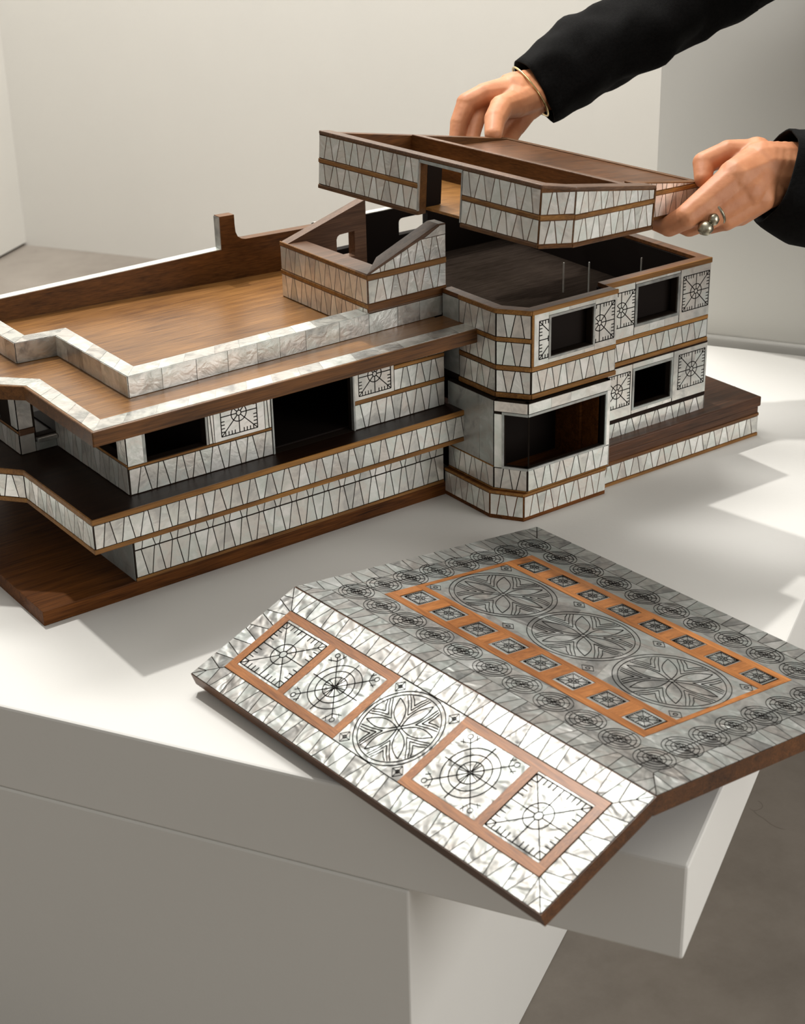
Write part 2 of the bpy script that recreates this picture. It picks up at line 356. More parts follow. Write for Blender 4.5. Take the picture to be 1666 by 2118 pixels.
def petals(K, c, r, n=6, rot=15):
    """double ring round a star of pointed petals with nested outlines"""
    K.arc(c, r, n=48); K.arc(c, r*.91, n=48); K.arc(c, r*.05, n=10)
    def lens(a, r0, r1, w, off=0):
        for s in (-1, 1):
            pts = []
            for i in range(11):
                t = i/10; rr = r0+(r1-r0)*t; ww = s*w*math.sin(math.pi*min(1, t))
                pts.append((c[0]+rr*math.cos(a)-ww*math.sin(a), c[1]+rr*math.sin(a)+ww*math.cos(a)))
            K.line(pts)
    for k in range(n):
        a = math.radians(rot+360/n*k)
        lens(a, r*.06, r*.84, r*.13)
        b = a+math.pi/n
        for q in (.36, .50, .64):
            for s in (-1, 1):
                e = b + s*math.pi/n*(.92 - .1*q); st = (c[0]+r*q*.98*math.cos(b), c[1]+r*q*.98*math.sin(b)); rr = r*.88
                en = (c[0]+rr*math.cos(b+s*(e-b)*s*(1.1-q)*1.0), c[1]+rr*math.sin(b+s*(e-b)*s*(1.1-q)))
                mid = ((st[0]+en[0])/2 + .03*r*math.cos(b), (st[1]+en[1])/2 + .03*r*math.sin(b))
                K.line([st, mid, en])
def bullseye(K, c, r):
    for f in (.3, .55, .8, 1.0): K.arc(c, r*f, n=22)
    K.seg((c[0]-r*1.0, c[1]), (c[0]+r*1.0, c[1])); K.seg((c[0], c[1]-r*1.05), (c[0], c[1]+r*1.05)); K.seg((c[0]-r*.6, c[1]-r*.6), (c[0]+r*.6, c[1]+r*.6))
    K.arc((c[0]+r*.22, c[1]), r*.2, n=10); K.arc((c[0]-r*.22, c[1]), r*.2, n=10)

def walls(mb, p0, p1, z0, z1, t, holes=()):
    """wall slab between two plan points (outer line), thickness inward, with rectangular holes (u0,u1,z0,z1)"""
    d = Vector((p1[0]-p0[0], p1[1]-p0[1])); L = d.length; d /= L; nin = Vector((-d.y, d.x))
    us = sorted({0.0, L, *[min(max(h[0],0),L) for h in holes], *[min(max(h[1],0),L) for h in holes]})
    for a, b in zip(us, us[1:]):
        m = (a+b)/2; zs = [z0]
        hs = sorted([h for h in holes if h[0] <= m <= h[1]], key=lambda h: h[2])
        spans = []; cur = z0
        for h in hs:
            if h[2] > cur: spans.append((cur, h[2]))
            cur = max(cur, h[3])
        if cur < z1: spans.append((cur, z1))
        for s0, s1 in spans:
            q = [Vector(p0)+d*a, Vector(p0)+d*b, Vector(p0)+d*b+nin*t, Vector(p0)+d*a+nin*t]
            mb.prism([tuple(x) for x in q], s0, s1)
def frame(F, u0, u1, v0, v1, w, parent, mat=None, d1=0.0016):
    m = MB()
    for r in (rect(u0,u1,v0,v0+w), rect(u0,u1,v1-w,v1), rect(u0,u0+w,v0+w,v1-w), rect(u1-w,u1,v0+w,v1-w)):
        lo = [F.P(*p,-0.0004) for p in r]; hi = [F.P(*p,d1) for p in r]
        m.add(lo+hi, [(3,2,1,0),(4,5,6,7),(0,1,5,4),(1,2,6,5),(2,3,7,6),(3,0,4,7)])
    return m.build('window_frame', mat or NACRE_GREY, parent, F.org)

# ------------------------------------------------------------------ the room
A_ = Vector((0.8607, 0.5090, 0)); B_ = Vector((0.5090, -0.8607, 0))      # room axes seen in the plinth
def struct(name, mb, mat, bevel=0):
    o = mb.build(name, mat, None, bevel=bevel); o.location = T0; o['kind'] = 'structure'; return o
m = MB(); m.box((-6,-6,-ZT-.1), (8,9,-ZT)); struct('floor', m, FLOORM)
W0 = Vector((0.8901, 3.4071, 0)); dw = Vector((0.5075, -0.8616, 0)); dn = Vector((0.8616, 0.5075, 0))
def quadwall(p, q, t, z0=-ZT, z1=2.6):
    d = (q-p).normalized(); n = Vector((d.y, -d.x, 0))
    mm = MB(); mm.prism([tuple(v[:2]) for v in (p, q, q - n*t, p - n*t)], z0, z1); return mm
struct('wall_back', quadwall(W0 - dw*0.6, W0 + dw*5.0, -0.12 if False else -0.12), WALLP)
# pale skirting line along the foot of the back wall
pb = W0 - dn*0.010; mm = MB(); mm.prism([tuple((pb)[:2]), tuple((pb + dw*4.5)[:2]), tuple((W0 + dw*4.5)[:2]), tuple(W0[:2])], -ZT, -ZT+0.018); struct('baseboard_back', mm, WHITE)
# free-standing white volume at the left
LD = Vector((-math.cos(math.radians(36.2)), -math.sin(math.radians(36.2)), 0)); LN = Vector((-LD.y, LD.x, 0))
mm = MB(); c0 = W0 - dn*0.004
q = [c0, c0 + LD*2.4, c0 + LD*2.4 - LN*0.5, c0 - LN*0.5]
if (c0 - LN*0.5 - Vector((-1.16,-1.38,0))).length < (c0 - Vector((-1.16,-1.38,0))).length: q = [c0, c0+LD*2.4, c0+LD*2.4+LN*0.5, c0+LN*0.5]
mm.prism([tuple(v[:2]) for v in q], -ZT+0.008, 2.6); struct('wall_left', mm, WALLP)
# projecting wall at the right, right behind the table
r0 = Vector((0.6115, 0.4165, 0)); rd = dw
mm = MB(); mm.prism([tuple(v[:2]) for v in (r0, r0 + rd*2.6, r0 + rd*2.6 + dn*1.2, r0 + dn*1.2)], -ZT, 2.6); struct('wall_right', mm, WALLP2, 0)
mm = MB(); k = r0 - dn*0.012; mm.prism([tuple(v[:2]) for v in (k, k + rd*2.6, r0 + rd*2.6, r0)], -ZT, 0.008); struct('baseboard_right', mm, WHITE, 0.003)

# ------------------------------------------------------------------ the table
c = Vector((-0.3230, -0.6030, 0))
tb = thing('display_table', (-0.45, 0.1, -ZT), 'white painted display table with thick overhanging top on a block pedestal', 'table')
OT = Vector(tb['org'])
mm = MB(); mm.prism([tuple(v[:2]) for v in (c, c + A_*1.293, c + A_*1.293 - B_*1.25, c - B_*1.25)], -0.1, 0.0)
mm.build('table_top', WHITE, tb, OT, 0.003)
P = Vector((-0.4554, -0.3820, 0))
mm = MB(); mm.prism([tuple(v[:2]) for v in (P, P + A_*0.85, P + A_*0.85 - B_*0.80, P - B_*0.80)], -ZT, -0.1)
mm.build('pedestal', WHITE, tb, OT, 0.002)

# ------------------------------------------------------------------ the house model
H = thing('house_model', (-0.10, 0.27, 0.0), 'large walnut house model inlaid with mother of pearl, its tower open at the top', 'model house')
HO = Vector(H['org'])
def part(name, mb, mat, bevel=0.0006, label=None, parent=None): return mb.build(name, mat, parent or H, HO, bevel, label)
def wf(p0, p1): return wallface(p0, p1, HO)
def P2(p, q, t): return (p[0]+(q[0]-p[0])*t, p[1]+(q[1]-p[1])*t)

# base slab
mm = MB(); mm.prism([(-.573,.122),(-.022,.1245),(-.022,.52),(-.573,.52)], 0.0, .0178); base = part('base_slab', mm, REDWOOD, .0008)
# ground floor front wall (two rows of slices, one thin seam)
g0, g1 = (-.4590,.1225), (-.0262,.1240)
mm = MB(); walls(mm, g0, g1, .0178, .0808, .012); walls(mm, (g0[0], .50), g0, .0178, .0808, .012)
mm.box((-.447,.30,.0178), (-.03,.306,.0808)); gw = part('ground_wall', mm, RESIN, 0)
F = wf(g0, g1); L = F.L
strip(F, 0, L, .0178, .0216, gw, proud=.0016)
tri_band(F, .001, L, .0220, .0552, gw); tri_band(F, .001, L, .0558, .0800, gw)
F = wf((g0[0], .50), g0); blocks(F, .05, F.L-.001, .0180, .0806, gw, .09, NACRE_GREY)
# balcony
bal = [(-.5173,.0925),(-.0075,.0945),(-.0075,.30),(-.0262,.50),(-.60,.50),(-.60,.365),(-.5180,.2640)]
mm = MB(); mm.prism(bal, .0808, .1215); bp_ = part('balcony', mm, SHADEWOOD, .0004)
def fascia(a, b, par, tri=(.0866,.1148), ext=0.0):
    F = wf(a, b); L = F.L
    strip(F, -ext, L+ext, .0808, .0862, par, proud=.0012); strip(F, -ext, L+ext, .1152, .1217, par, proud=.0016)
    tri_band(F, .0006, L-.0006, tri[0], tri[1], par)
fascia(bal[0], bal[1], bp_, ext=.0012); fascia(bal[6], bal[0], bp_); fascia(bal[5], bal[6], bp_)
# upper floor walls
h0, h1 = (-.4555,.1240), (-.0235,.1235)
LH = .432
def X(x): return x - h0[0]
holesF = [(X(-.4315), X(-.3570), .1560, .2105), (X(-.2715), X(-.1585), .1217, .2105)]
mm = MB(); walls(mm, h0, h1, .1215, .2105, .011, holesF)
walls(mm, (h0[0], .306), h0, .1215, .2105, .011, [(.015, .160, .1580, .2105)])
s0, s1 = (-.5015,.3064), (-.4560,.3064)
walls(mm, s0, s1, .1215, .2105, .011, [(.021, .0455, .1400, .2105)])
walls(mm, (-.5015,.50), s0, .1215, .2105, .011, [(.02, .145, .1520, .2105)])
uw = part('upper_wall', mm, RESIN, 0)
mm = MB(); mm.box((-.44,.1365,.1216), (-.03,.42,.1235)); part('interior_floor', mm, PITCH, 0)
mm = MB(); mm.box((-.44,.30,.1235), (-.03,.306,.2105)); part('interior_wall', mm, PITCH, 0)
F = wf(h0, h1)
tri_band(F, .001, X(-.2720), .1218, .1520, uw)
strip(F, 0, X(-.2720), .1522, .1550, uw, proud=.001)
tri_band(F, X(-.1570), X(-.0240), .1218, .1530, uw); strip(F, X(-.1580), X(-.0240), .1532, .1580, uw)
blocks(F, .0006, X(-.4355), .1555, .2100, uw, .08)                                     # corner post
plate(F, rect(X(-.4355), X(-.4320), .1555, .2100), NACRE_GREY, 'window_frame', uw); plate(F, rect(X(-.3570), X(-.3545), .1555, .2100), NACRE_GREY, 'window_frame', uw)
tri_band(F, X(-.3540), X(-.3465), .1553, .2100, uw, .0045); tri_band(F, X(-.2805), X(-.2720), .1553, .2100, uw, .0045)
blocks(F, X(-.3463), X(-.2808), .1555, .2100, uw, .09)
K = Ink(F, box=(X(-.3463), X(-.2808), .1555, .2100)); sundial(K, (X(-.3140), .1837), .0235); K.build(uw)
blocks(F, X(-.1570), X(-.0995), .1583, .2100, uw, .09)
K = Ink(F, box=(X(-.1570), X(-.0995), .1583, .2100)); sundial(K, (X(-.1275), .1862), .0232); K.build(uw)
tri_band(F, X(-.0992), X(-.0240), .1583, .1848, uw); strip(F, X(-.0992), X(-.0240), .1850, .1895, uw); tri_band(F, X(-.0992), X(-.0240), .1898, .2100, uw)
for x in (-.2715, -.1592): plate(F, rect(X(x), X(x)+.0020, .1218, .2100), NACRE_GREY, 'door_frame', uw, -0.004, .0016)
F = wf((h0[0], .306), h0)
tri_band(F, .0, F.L-.0006, .1218, .1545, uw); strip(F, 0, F.L, .1547, .1575, uw, proud=.001)
blocks(F, F.L-.020, F.L-.0006, .1580, .2100, uw, .08); blocks(F, 0, .015, .1580, .2100, uw, .08, NACRE_GREY)
F = wf(s0, s1)
blocks(F, .0006, .0185, .1220, .1450, uw, .03); blocks(F, .0190, .0450, .1220, .1335, uw, .04, NACRE_GREY)
blocks(F, .0006, .0180, .1530, .2100, uw, .05); strip(F, .0, .0190, .1455, .1525, uw, proud=.003, mat=RIM)
sl = strip(F, .0200, .0445, .1340, .1385, uw, proud=.008, mat=NACRE_GREY, name='window_sill')
F = wf((-.5015,.50), s0)
tri_band(F, 0, F.L-.0006, .1218, .1475, uw); strip(F, 0, F.L, .1478, .1505, uw, proud=.001); blocks(F, F.L-.018, F.L-.0006, .1530, .2100, uw, .05)
# roof slab with the inlaid border
rs = [(-.5146,.0731),(.0008,.0786),(.0008,.145),(-.020,.145),(-.020,.50),(-.60,.50),(-.60,.334),(-.5127,.2440)]
mm = MB(); mm.prism(rs, .2105, .2275); rf = part('roof_slab', mm, DECK, .0008)
for a, b in ((rs[0], rs[1]), (rs[7], rs[0]), (rs[6], rs[7])):
    F = wf(a, b); strip(F, -.0005, F.L+.0005, .2108, .2271, rf, WOOD_X, 'fascia_board', .0009)
def topstrip(o0, o1, i0, i1, par, z, size=.037, mat=None):
    """flat inlaid strip: outer edge o0-o1, inner edge i0-i1, cut into shell plates"""
    n = max(1, round(math.dist(o0, o1)/size)); cuts = [0]+[ (k+random.uniform(-.2,.2))/n for k in range(1, n)]+[1]
    F = Face((0,0,z), (1,0,0), (0,1,0), HO)
    for a, b in zip(cuts, cuts[1:]):
        poly = [P2(o0,o1,a), P2(o0,o1,b), P2(i0,i1,b), P2(i0,i1,a)]
        plate(F, inset(poly, .0001), mat or NACRE_MID, 'nacre_tile', par, -0.0004, .0005, .01)
e = .0022
topstrip((-.5146+e,.0731+e), (-.0010,.0786+e), (-.4921,.1000), (-.0010,.1030), rf, .2275)
topstrip((-.5127+e,.2440), (-.5146+e,.0731+e), (-.4895,.2543), (-.4921,.1000), rf, .2275)
topstrip((-.5985,.334+.002), (-.5127+e,.2440), (-.5985,.365), (-.4895,.2543), rf, .2275)
# parapet
po = [(.0025,.1488),(-.4390,.1370),(-.4398,.3125),(-.4884,.3172),(-.4889,.4840)]
pi = [(.0025,.1720),(-.4190,.1607),(-.4190,.3300),(-.4680,.3354),(-.4680,.4700)]
mm = MB()
for i in range(4): mm.prism([po[i], po[i+1], pi[i+1], pi[i]], .2275, .2520)
pp = part('parapet', mm, RESIN, 0)
for i, (a, b) in enumerate(zip(po, po[1:])):
    F = wf(b, a) if i != 9 else None
    blocks(F, .0, F.L, .2278, .2522, pp, .038, NACRE_MID, gap=.00028)
F = Face((0,0,.2520), (1,0,0), (0,1,0), HO)
ann_x = -.1165
topstrip(P2(po[1],po[0],0), P2(po[1],po[0],(ann_x-po[1][0])/(po[0][0]-po[1][0])), P2(pi[1],pi[0],0), (ann_x,.1690), pp, .2520)
for i in (1,2,3): topstrip(po[i+1], po[i], pi[i+1], pi[i], pp, .2520)
# inner faces of the parapet
for i in range(4):
    a, b = pi[i], pi[i+1]
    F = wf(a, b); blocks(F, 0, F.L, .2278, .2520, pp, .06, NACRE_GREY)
# back parapet, rising towards the tower, with a stub post
b0, b1 = (-.4884,.4780), (-.0020,.4255)
def by(x): return b0[1] + (x-b0[0])*(b1[1]-b0[1])/(b1[0]-b0[0])
def bt(x): return .2530 + (x+.4884)*.0475
mm = MB()
xs = [-.4884, -.300, -.1430]
for a, b in zip(xs, xs[1:]):
    mm.prism([(a,by(a)),(b,by(b)),(b,by(b)+.014),(a,by(a)+.014)], .2275, 0, None, lambda p: bt(p[0]))
mm.prism([(-.1430,by(-.143)),(-.1225,by(-.1225)),(-.1225,by(-.1225)+.014),(-.1430,by(-.143)+.014)], .2275, .3130)
prof = [(-.1225,.300),(-.1218,.290),(-.1190,.2835),(-.1140,.2800),(-.1080,.2788),(.004,.2795)]
for (a, za), (b, zb) in zip(prof, prof[1:]):
    mm.prism([(a,by(a)),(b,by(b)),(b,by(b)+.014),(a,by(a)+.014)], .2275, 0, None, lambda p, a=a, b=b, za=za, zb=zb: za+(zb-za)*(p[0]-a)/(b-a))
bw = part('back_parapet', mm, WOOD_X, 0)
n = 9
for i in range(n):
    a = -.4884 + (.3454)*i/n; b = -.4884 + (.3454)*(i+1)/n
    m2 = MB(); m2.prism([(a+.0001,by(a)+.0008),(b-.0001,by(b)+.0008),(b-.0001,by(b)+.0150),(a+.0001,by(a)+.0150)], 0, 0, lambda p: bt(p[0])-.0004, lambda p: bt(p[0])+.0008); m2.build('nacre_tile', NACRE, bw, HO)
F = wf((-.143, by(-.143)+.014), (-.143, by(-.143))); blocks(F, 0, .014, .262, .312, bw, .06, NACRE_GREY)

# ---------------- annex (the small open box with raking walls)
ax0, ay0, ay1 = -.1170, .1470, .3370
mm = MB()
mm.prism([(ax0,ay0),(ax0+.028,ay0+.020),(ax0+.028,ay1-.0145),(ax0,ay1)], .2276, 0, None, lambda p: .3000 if p[1] < .2 else .2975)
def rise(x): return min(.3410, .3000 + (x-ax0)*.362)
fx = [ax0, -.0110, .0000]
for a, b in zip(fx, fx[1:]):
    ya, yb = ay0+(a-ax0)*.018, ay0+(b-ax0)*.018
    za, zb = (rise(a), .3405) if b < -.005 else (.3405, .3400)
    f = lambda p, a=a, b=b, za=za, zb=zb: za+(zb-za)*max(0,min(1,(p[0]-a)/(b-a)))
    if a == ax0: q = [(a,ya),(b,yb),(b,yb+.022),(a+.028,ya+.021)]
    else: q = [(a,ya),(b,yb),(b,yb+.022),(a,yb+.0215)]
    mm.prism(q, .2276, 0, None, f)
annex = part('annex', mm, RIM, .0006)
# raking back wall with a rounded opening
mm = MB()
oxa, oxb, oz0, oz1 = -.0420, -.0140, .2640, .2955
def br(x): return .2975 + (x-ax0)*.302
def bwall(a, b, z0, zf): mm.prism([(a, ay1-.0145),(b, ay1-.0145),(b, ay1),(a, ay1)], z0, 0, None, zf)
bwall(ax0+.0002, oxa, .2276, lambda p: br(p[0])); bwall(oxb, .004, .2276, lambda p: br(p[0]))
bwall(oxa, oxb, .2276, lambda p: oz0)
arc = [(oxa, oz1-.006), (oxa+.0015, oz1-.002), (oxa+.005, oz1), (oxb, oz1+.001)]
for (a, za), (b, zb) in zip(arc, arc[1:]):
    mm.prism([(a, ay1-.0145),(b, ay1-.0145),(b, ay1),(a, ay1)], 0, 0, lambda p, a=a, b=b, za=za, zb=zb: za+(zb-za)*(p[0]-a)/(b-a), lambda p: br(p[0]))
part('annex_back_wall', mm, RIM, 0)
F = wf((ax0, ay1), (ax0, ay0)); L = F.L
tri_band(F, .0006, L-.0006, .2280, .2574, annex); strip(F, 0, L+.0012, .2578, .2630, annex)
tri_band(F, .0006, L-.0006, .2634, .2935, annex); strip(F, 0, L+.0012, .2937, .2990, annex)
F = wf((ax0, ay0), (0.0, ay0+.0021)); L = F.L
strip(F, -.001, L, .2545, .2632, annex, WOOD_X)
tri_band(F, .0006, L-.0006, .2636, .2918, annex); strip(F, -.001, L, .2922, .2985, annex)
tri_band(F, .005, L-.0006, .2989, .3270, annex, clips=[(-.362, 1, .2985)])
plate(F, [(.084,.3274),(L-.001,.3274),(L-.001,.3385),(.108,.3385)], NACRE, 'nacre_tile', annex)

# ---------------- tower
up = [(-.0079,.1450),(-.0079,.0434),(.0175,.0088),(.1510,.0088),(.1510,.0311),(.3325,.0311),(.3450,.4400)]
t = .013
# the same outline pulled inwards
ins = [(up[0][0]+t,.1450),(up[0][0]+t,up[1][1]+.005),(up[2][0]+.0065,up[2][1]+t),(.1510-.001,.0088+t),(.1515,.0311+t),(.3325-t,.0311+t),(.3450-t,.4400)]
mm = MB()
uh = {2: [(.0462-.0175, .1118-.0175, .2010, .2475)], 4: [(.2070-.1510, .2740-.1510, .2012, .2470)]}
for i in range(6):
    walls(mm, up[i], up[i+1], .1525, .2565, .010 if i != 3 else .004, uh.get(i, ()))
walls(mm, (-.0079,.4400), up[0], .1215, .2300, .010)
tw = part('tower_upper_wall', mm, RESIN, 0)
mm = MB()
for i in range(6):
    mm.prism([up[i], up[i+1], ins[i+1], ins[i]], .2565, .2615)
rim = part('tower_rim', mm, wood('tower_rim_walnut', (0.03, 0.011, 0.004), (0.24, 0.092, 0.026), 0.4, 'X', 1.0, 0.2), .0012)
mm = MB(); mm.prism([(-.002,.44),(-.002,.046),(.020,.014),(.146,.014),(.156,.036),(.326,.036),(.339,.44)], .1950, .1990); tray = part('tray_floor', mm, TRAY, 0)
mm = MB()
for i in range(6): walls(mm, ins[i], ins[i+1], .1990, .2560, .0015)
part('window_blackout', mm, PITCH, 0)  # added black sheets behind the windows so the openings read dark
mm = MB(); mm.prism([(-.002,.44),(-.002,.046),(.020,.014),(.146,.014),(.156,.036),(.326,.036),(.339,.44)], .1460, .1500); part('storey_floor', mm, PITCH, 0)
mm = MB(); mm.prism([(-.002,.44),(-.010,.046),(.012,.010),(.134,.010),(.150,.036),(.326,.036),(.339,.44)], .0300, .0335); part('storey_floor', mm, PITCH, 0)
# back wall of the tower with its two rounded openings
mm = MB()
def backwin(x0, x1, holes):
    walls(mm, (x0,.4400), (x1,.4400), .0570, .2770, .012, [(a-x0, b-x0, c_, d_) for a, b, c_, d_ in holes])
backwin(.004, .3450, [(.028,.068,.236,.266), (.1400,.1900,.2380,.2615)])
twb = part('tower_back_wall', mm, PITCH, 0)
for k in range(8):
    a = .006+.0423*k; m2 = MB(); m2.box((a,.4402,.2768), (a+.0421,.4518,.2780)); m2.build('nacre_tile', NACRE_MID, twb, HO)
for cx_, cz_, sx_ in ((.1400,.2615,1),(.028,.266,1)):
    m2 = MB(); m2.prism([(0,0),(.007,0),(.0035,.0006),(.0012,.0025),(.0004,.004),(0,.007)], 0, .012)
    o = m2.build('corner_fillet', SHADEWOOD, twb, (0,0,0), xf=lambda p, cx_=cx_, cz_=cz_: Vector((cx_+p.x, .4400+p.z, cz_-p.y)) - HO)
# pale upright slivers painting the gleams on interior divider edges
for x_, y_, za, zb in ((.2230,.1890,.1985,.2395), (.2450,.1640,.1985,.2415), (.3000,.1240,.1985,.246)):
    m2 = MB(); m2.box((x_,y_-.0014,za),(x_+.0016,y_,zb)); m2.build('edge_gleam', NACRE, tray, HO)
def rows3(F, u0, u1, par):
    strip(F, 0, F.L, .1525, .1583, par, proud=.0022); strip(F, 0, F.L, .1867, .1923, par); strip(F, 0, F.L, .2221, .2271, par); strip(F, -.0006, F.L+.0006, .2563, .2618, par, proud=.0024)
    for a, b in ((.1587,.1863),(.1927,.2217),(.2275,.2560)): tri_band(F, u0, u1, a, b, par)
F = wf(up[0], up[1]); L = F.L
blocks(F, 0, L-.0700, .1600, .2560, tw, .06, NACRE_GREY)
Fs = Face(F.P(L-.0695, 0), F.U, (0,0,1), HO); Fs.L = .0695; rows3(Fs, .0004, .0690, tw)
F = wf(up[1], up[2]); rows3(F, .0006, F.L-.0006, tw)
F = wf(up[2], up[3]); L = F.L; U = lambda x: x-.0175
strip(F, 0, L+.001, .1525, .1583, tw, proud=.0022); strip(F, 0, L, .1867, .1923, tw); strip(F, -.0006, L+.001, .2563, .2618, tw, proud=.0024); strip(F, 0, .0032, .1925, .2561, tw, STRIP_Y)
tri_band(F, .0006, L-.0006, .1587, .1863, tw)
plate(F, rect(.0036, U(.0432), .1926, .2560), NACRE, 'nacre_tile', tw); plate(F, rect(U(.1162), L-.0004, .1926, .2560), NACRE, 'nacre_tile', tw)
K = Ink(F, box=(.0036, U(.0428), .1926, .2560)); sundial(K, (U(.0520), .2235), .0235); K.build(tw)
K = Ink(F, box=(U(.1166), L-.0004, .1926, .2560)); sundial(K, (U(.1235), .2250), .0237); K.build(tw)
frame(F, U(.0434), U(.1158), .1975, .2512, .0028, tw)
blocks(F, U(.0434), U(.1158), .1926, .1973, tw, .03); blocks(F, U(.0434), U(.1158), .2514, .2560, tw, .03)
F = wf(up[3], up[4]); blocks(F, 0, F.L, .1600, .2560, tw, .05)
F = wf(up[4], up[5]); L = F.L; U = lambda x: x-.1510
strip(F, 0, L, .1508, .1562, tw, proud=.0022); strip(F, 0, L, .1808, .1862, tw); strip(F, 0, L+.001, .2550, .2618, tw, proud=.0024)
tri_band(F, .0006, L-.0006, .1566, .1804, tw)
plate(F, rect(0, U(.2010), .1866, .2546), NACRE, 'nacre_tile', tw, d1=.0012); plate(F, rect(U(.2800), L-.0004, .1866, .2546), NACRE, 'nacre_tile', tw, d1=.0012)
K = Ink(F, .0008, .0014, box=(0, U(.2010), .1866, .2546)); sundial(K, (U(.1788), .2236), .0225); K.build(tw)
K = Ink(F, .0008, .0014, box=(U(.2800), L, .1866, .2546)); sundial(K, (U(.3072), .2222), .0230); K.build(tw)
frame(F, U(.2025), U(.2790), .1965, .2515, .0036, tw)
blocks(F, U(.2025), U(.2790), .1866, .1963, tw, .028); blocks(F, U(.2025), U(.2790), .2517, .2546, tw, .03)
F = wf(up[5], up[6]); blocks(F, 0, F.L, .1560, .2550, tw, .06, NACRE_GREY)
# lower storey
lo = [(-.0165,.1250),(-.0165,.0360),(.0070,.0009),(.1380,.0009),(.1380,.0311),(.3345,.0311),(.3460,.4400)]
chl = math.dist(lo[1], lo[2])
mm = MB()
walls(mm, lo[0], lo[1], .0366, .1515, .009); walls(mm, lo[1], lo[2], .0366, .1515, .007, [(.0125, chl, .0680, .1350)])
walls(mm, lo[2], lo[3], .0366, .1515, .007, [(0, .1225, .0680, .1350)]); walls(mm, lo[3], lo[4], .0366, .1515, .004)
walls(mm, lo[4], lo[5], .0540, .1505, .009, [(.2065-.1380, .2705-.1380, .0890, .1385)]); walls(mm, lo[5], lo[6], .0540, .1505, .009)
lw = part('tower_lower_wall', mm, RESIN, 0)
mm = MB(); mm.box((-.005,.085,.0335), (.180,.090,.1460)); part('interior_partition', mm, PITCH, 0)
mm = MB(); mm.box((.124,.040,.0335), (.128,.0850,.1460)); mm.box((.1285,.012,.0335), (.1300,.04,.1460)); part('interior_partition', mm, REDWOOD, 0)
F = wf(lo[0], lo[1]); L = F.L
tri_band(F, 0, L-.0006, .0386, .0670, lw); strip(F, 0, L, .0366, .0384, lw); blocks(F, 0, L-.0006, .0675, .1512, lw, .05, NACRE_GREY); strip(F, 0, L, .0655, .0672, lw)
F = wf(lo[1], lo[2]); L = F.L
strip(F, 0, L, .0368, .0384, lw, proud=.001); tri_band(F, .0006, L-.0006, .0386, .0655, lw)
blocks(F, .0006, .0100, .0660, .1350, lw, .03); blocks(F, .0006, L-.0006, .1385, .1512, lw, .05)
m2 = MB()
for r in (rect(.0102, .0127, .0655, .1380), rect(.0127, L, .0655, .0682), rect(.0127, L, .1350, .1380)):
    lo_ = [F.P(*p,-.0004) for p in r]; hi_ = [F.P(*p,.0016) for p in r]; m2.add(lo_+hi_, [(3,2,1,0),(4,5,6,7),(0,1,5,4),(1,2,6,5),(2,3,7,6),(3,0,4,7)])
m2.build('window_frame', NACRE_GREY, lw, HO)
F = wf(lo[2], lo[3]); L = F.L
strip(F, 0, L, .0368, .0384, lw, proud=.001); tri_band(F, .0006, L-.0006, .0386, .0655, lw); blocks(F, .0006, L-.0006, .1385, .1512, lw, .036); blocks(F, .1256, L-.0006, .0660, .1382, lw, .05)
m2 = MB()
for r in (rect(.1225, .1252, .0655, .1380), rect(0, .1225, .0655, .0682), rect(0, .1225, .1350, .1380)):
    lo_ = [F.P(*p,-.0004) for p in r]; hi_ = [F.P(*p,.0016) for p in r]; m2.add(lo_+hi_, [(3,2,1,0),(4,5,6,7),(0,1,5,4),(1,2,6,5),(2,3,7,6),(3,0,4,7)])
m2.build('window_frame', NACRE_GREY, lw, HO)
F = wf(lo[3], lo[4]); blocks(F, 0, F.L, .0370, .1510, lw, .05)
F = wf(lo[4], lo[5]); L = F.L; U = lambda x: x-.1380
tri_band(F, .0006, L-.0006, .0550, .0752, lw); strip(F, 0, L, .0756, .0802, lw, SHADEWOOD)
plate(F, rect(0, U(.2018), .0806, .1480), NACRE, 'nacre_tile', lw, d1=.0012)
shatter(F, rect(U(.2745), L-.0004, .0806, .1480), 1, lw, NACRE, d1=.0012, jit=.01)
K = Ink(F, .0008, .0014, box=(0, U(.2018), .0806, .1480)); sundial(K, (U(.1765), .1172), .0222); K.build(lw)
K = Ink(F, .0008, .0014, box=(U(.2745), L, .0806, .1480)); sundial(K, (U(.3068), .1178), .0235); K.build(lw)
frame(F, U(.2030), U(.2735), .0855, .1412, .0032, lw)
blocks(F, U(.2030), U(.2735), .0806, .0853, lw, .03); blocks(F, U(.2030), U(.2735), .1414, .1480, lw, .03); strip(F, 0, L, .1482, .1503, lw, SHADEWOOD)
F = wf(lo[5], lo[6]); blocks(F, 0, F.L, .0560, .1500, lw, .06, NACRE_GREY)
# tower plinth
pl = [(-.0229,.1250),(-.0229,.0357),(.0010,0.0),(.1337,0.0),(.1337,.1250)]
mm = MB(); mm.prism(pl, 0.0, .0366); pz = part('tower_plinth', mm, REDWOOD, .0008)
for a, b in zip(pl, pl[1:]):
    F = wf(a, b); strip(F, -.0004, F.L+.0004, .0334, .0367, pz, proud=.0012); tri_band(F, .0006, F.L-.0006, .0052, .0330, pz)
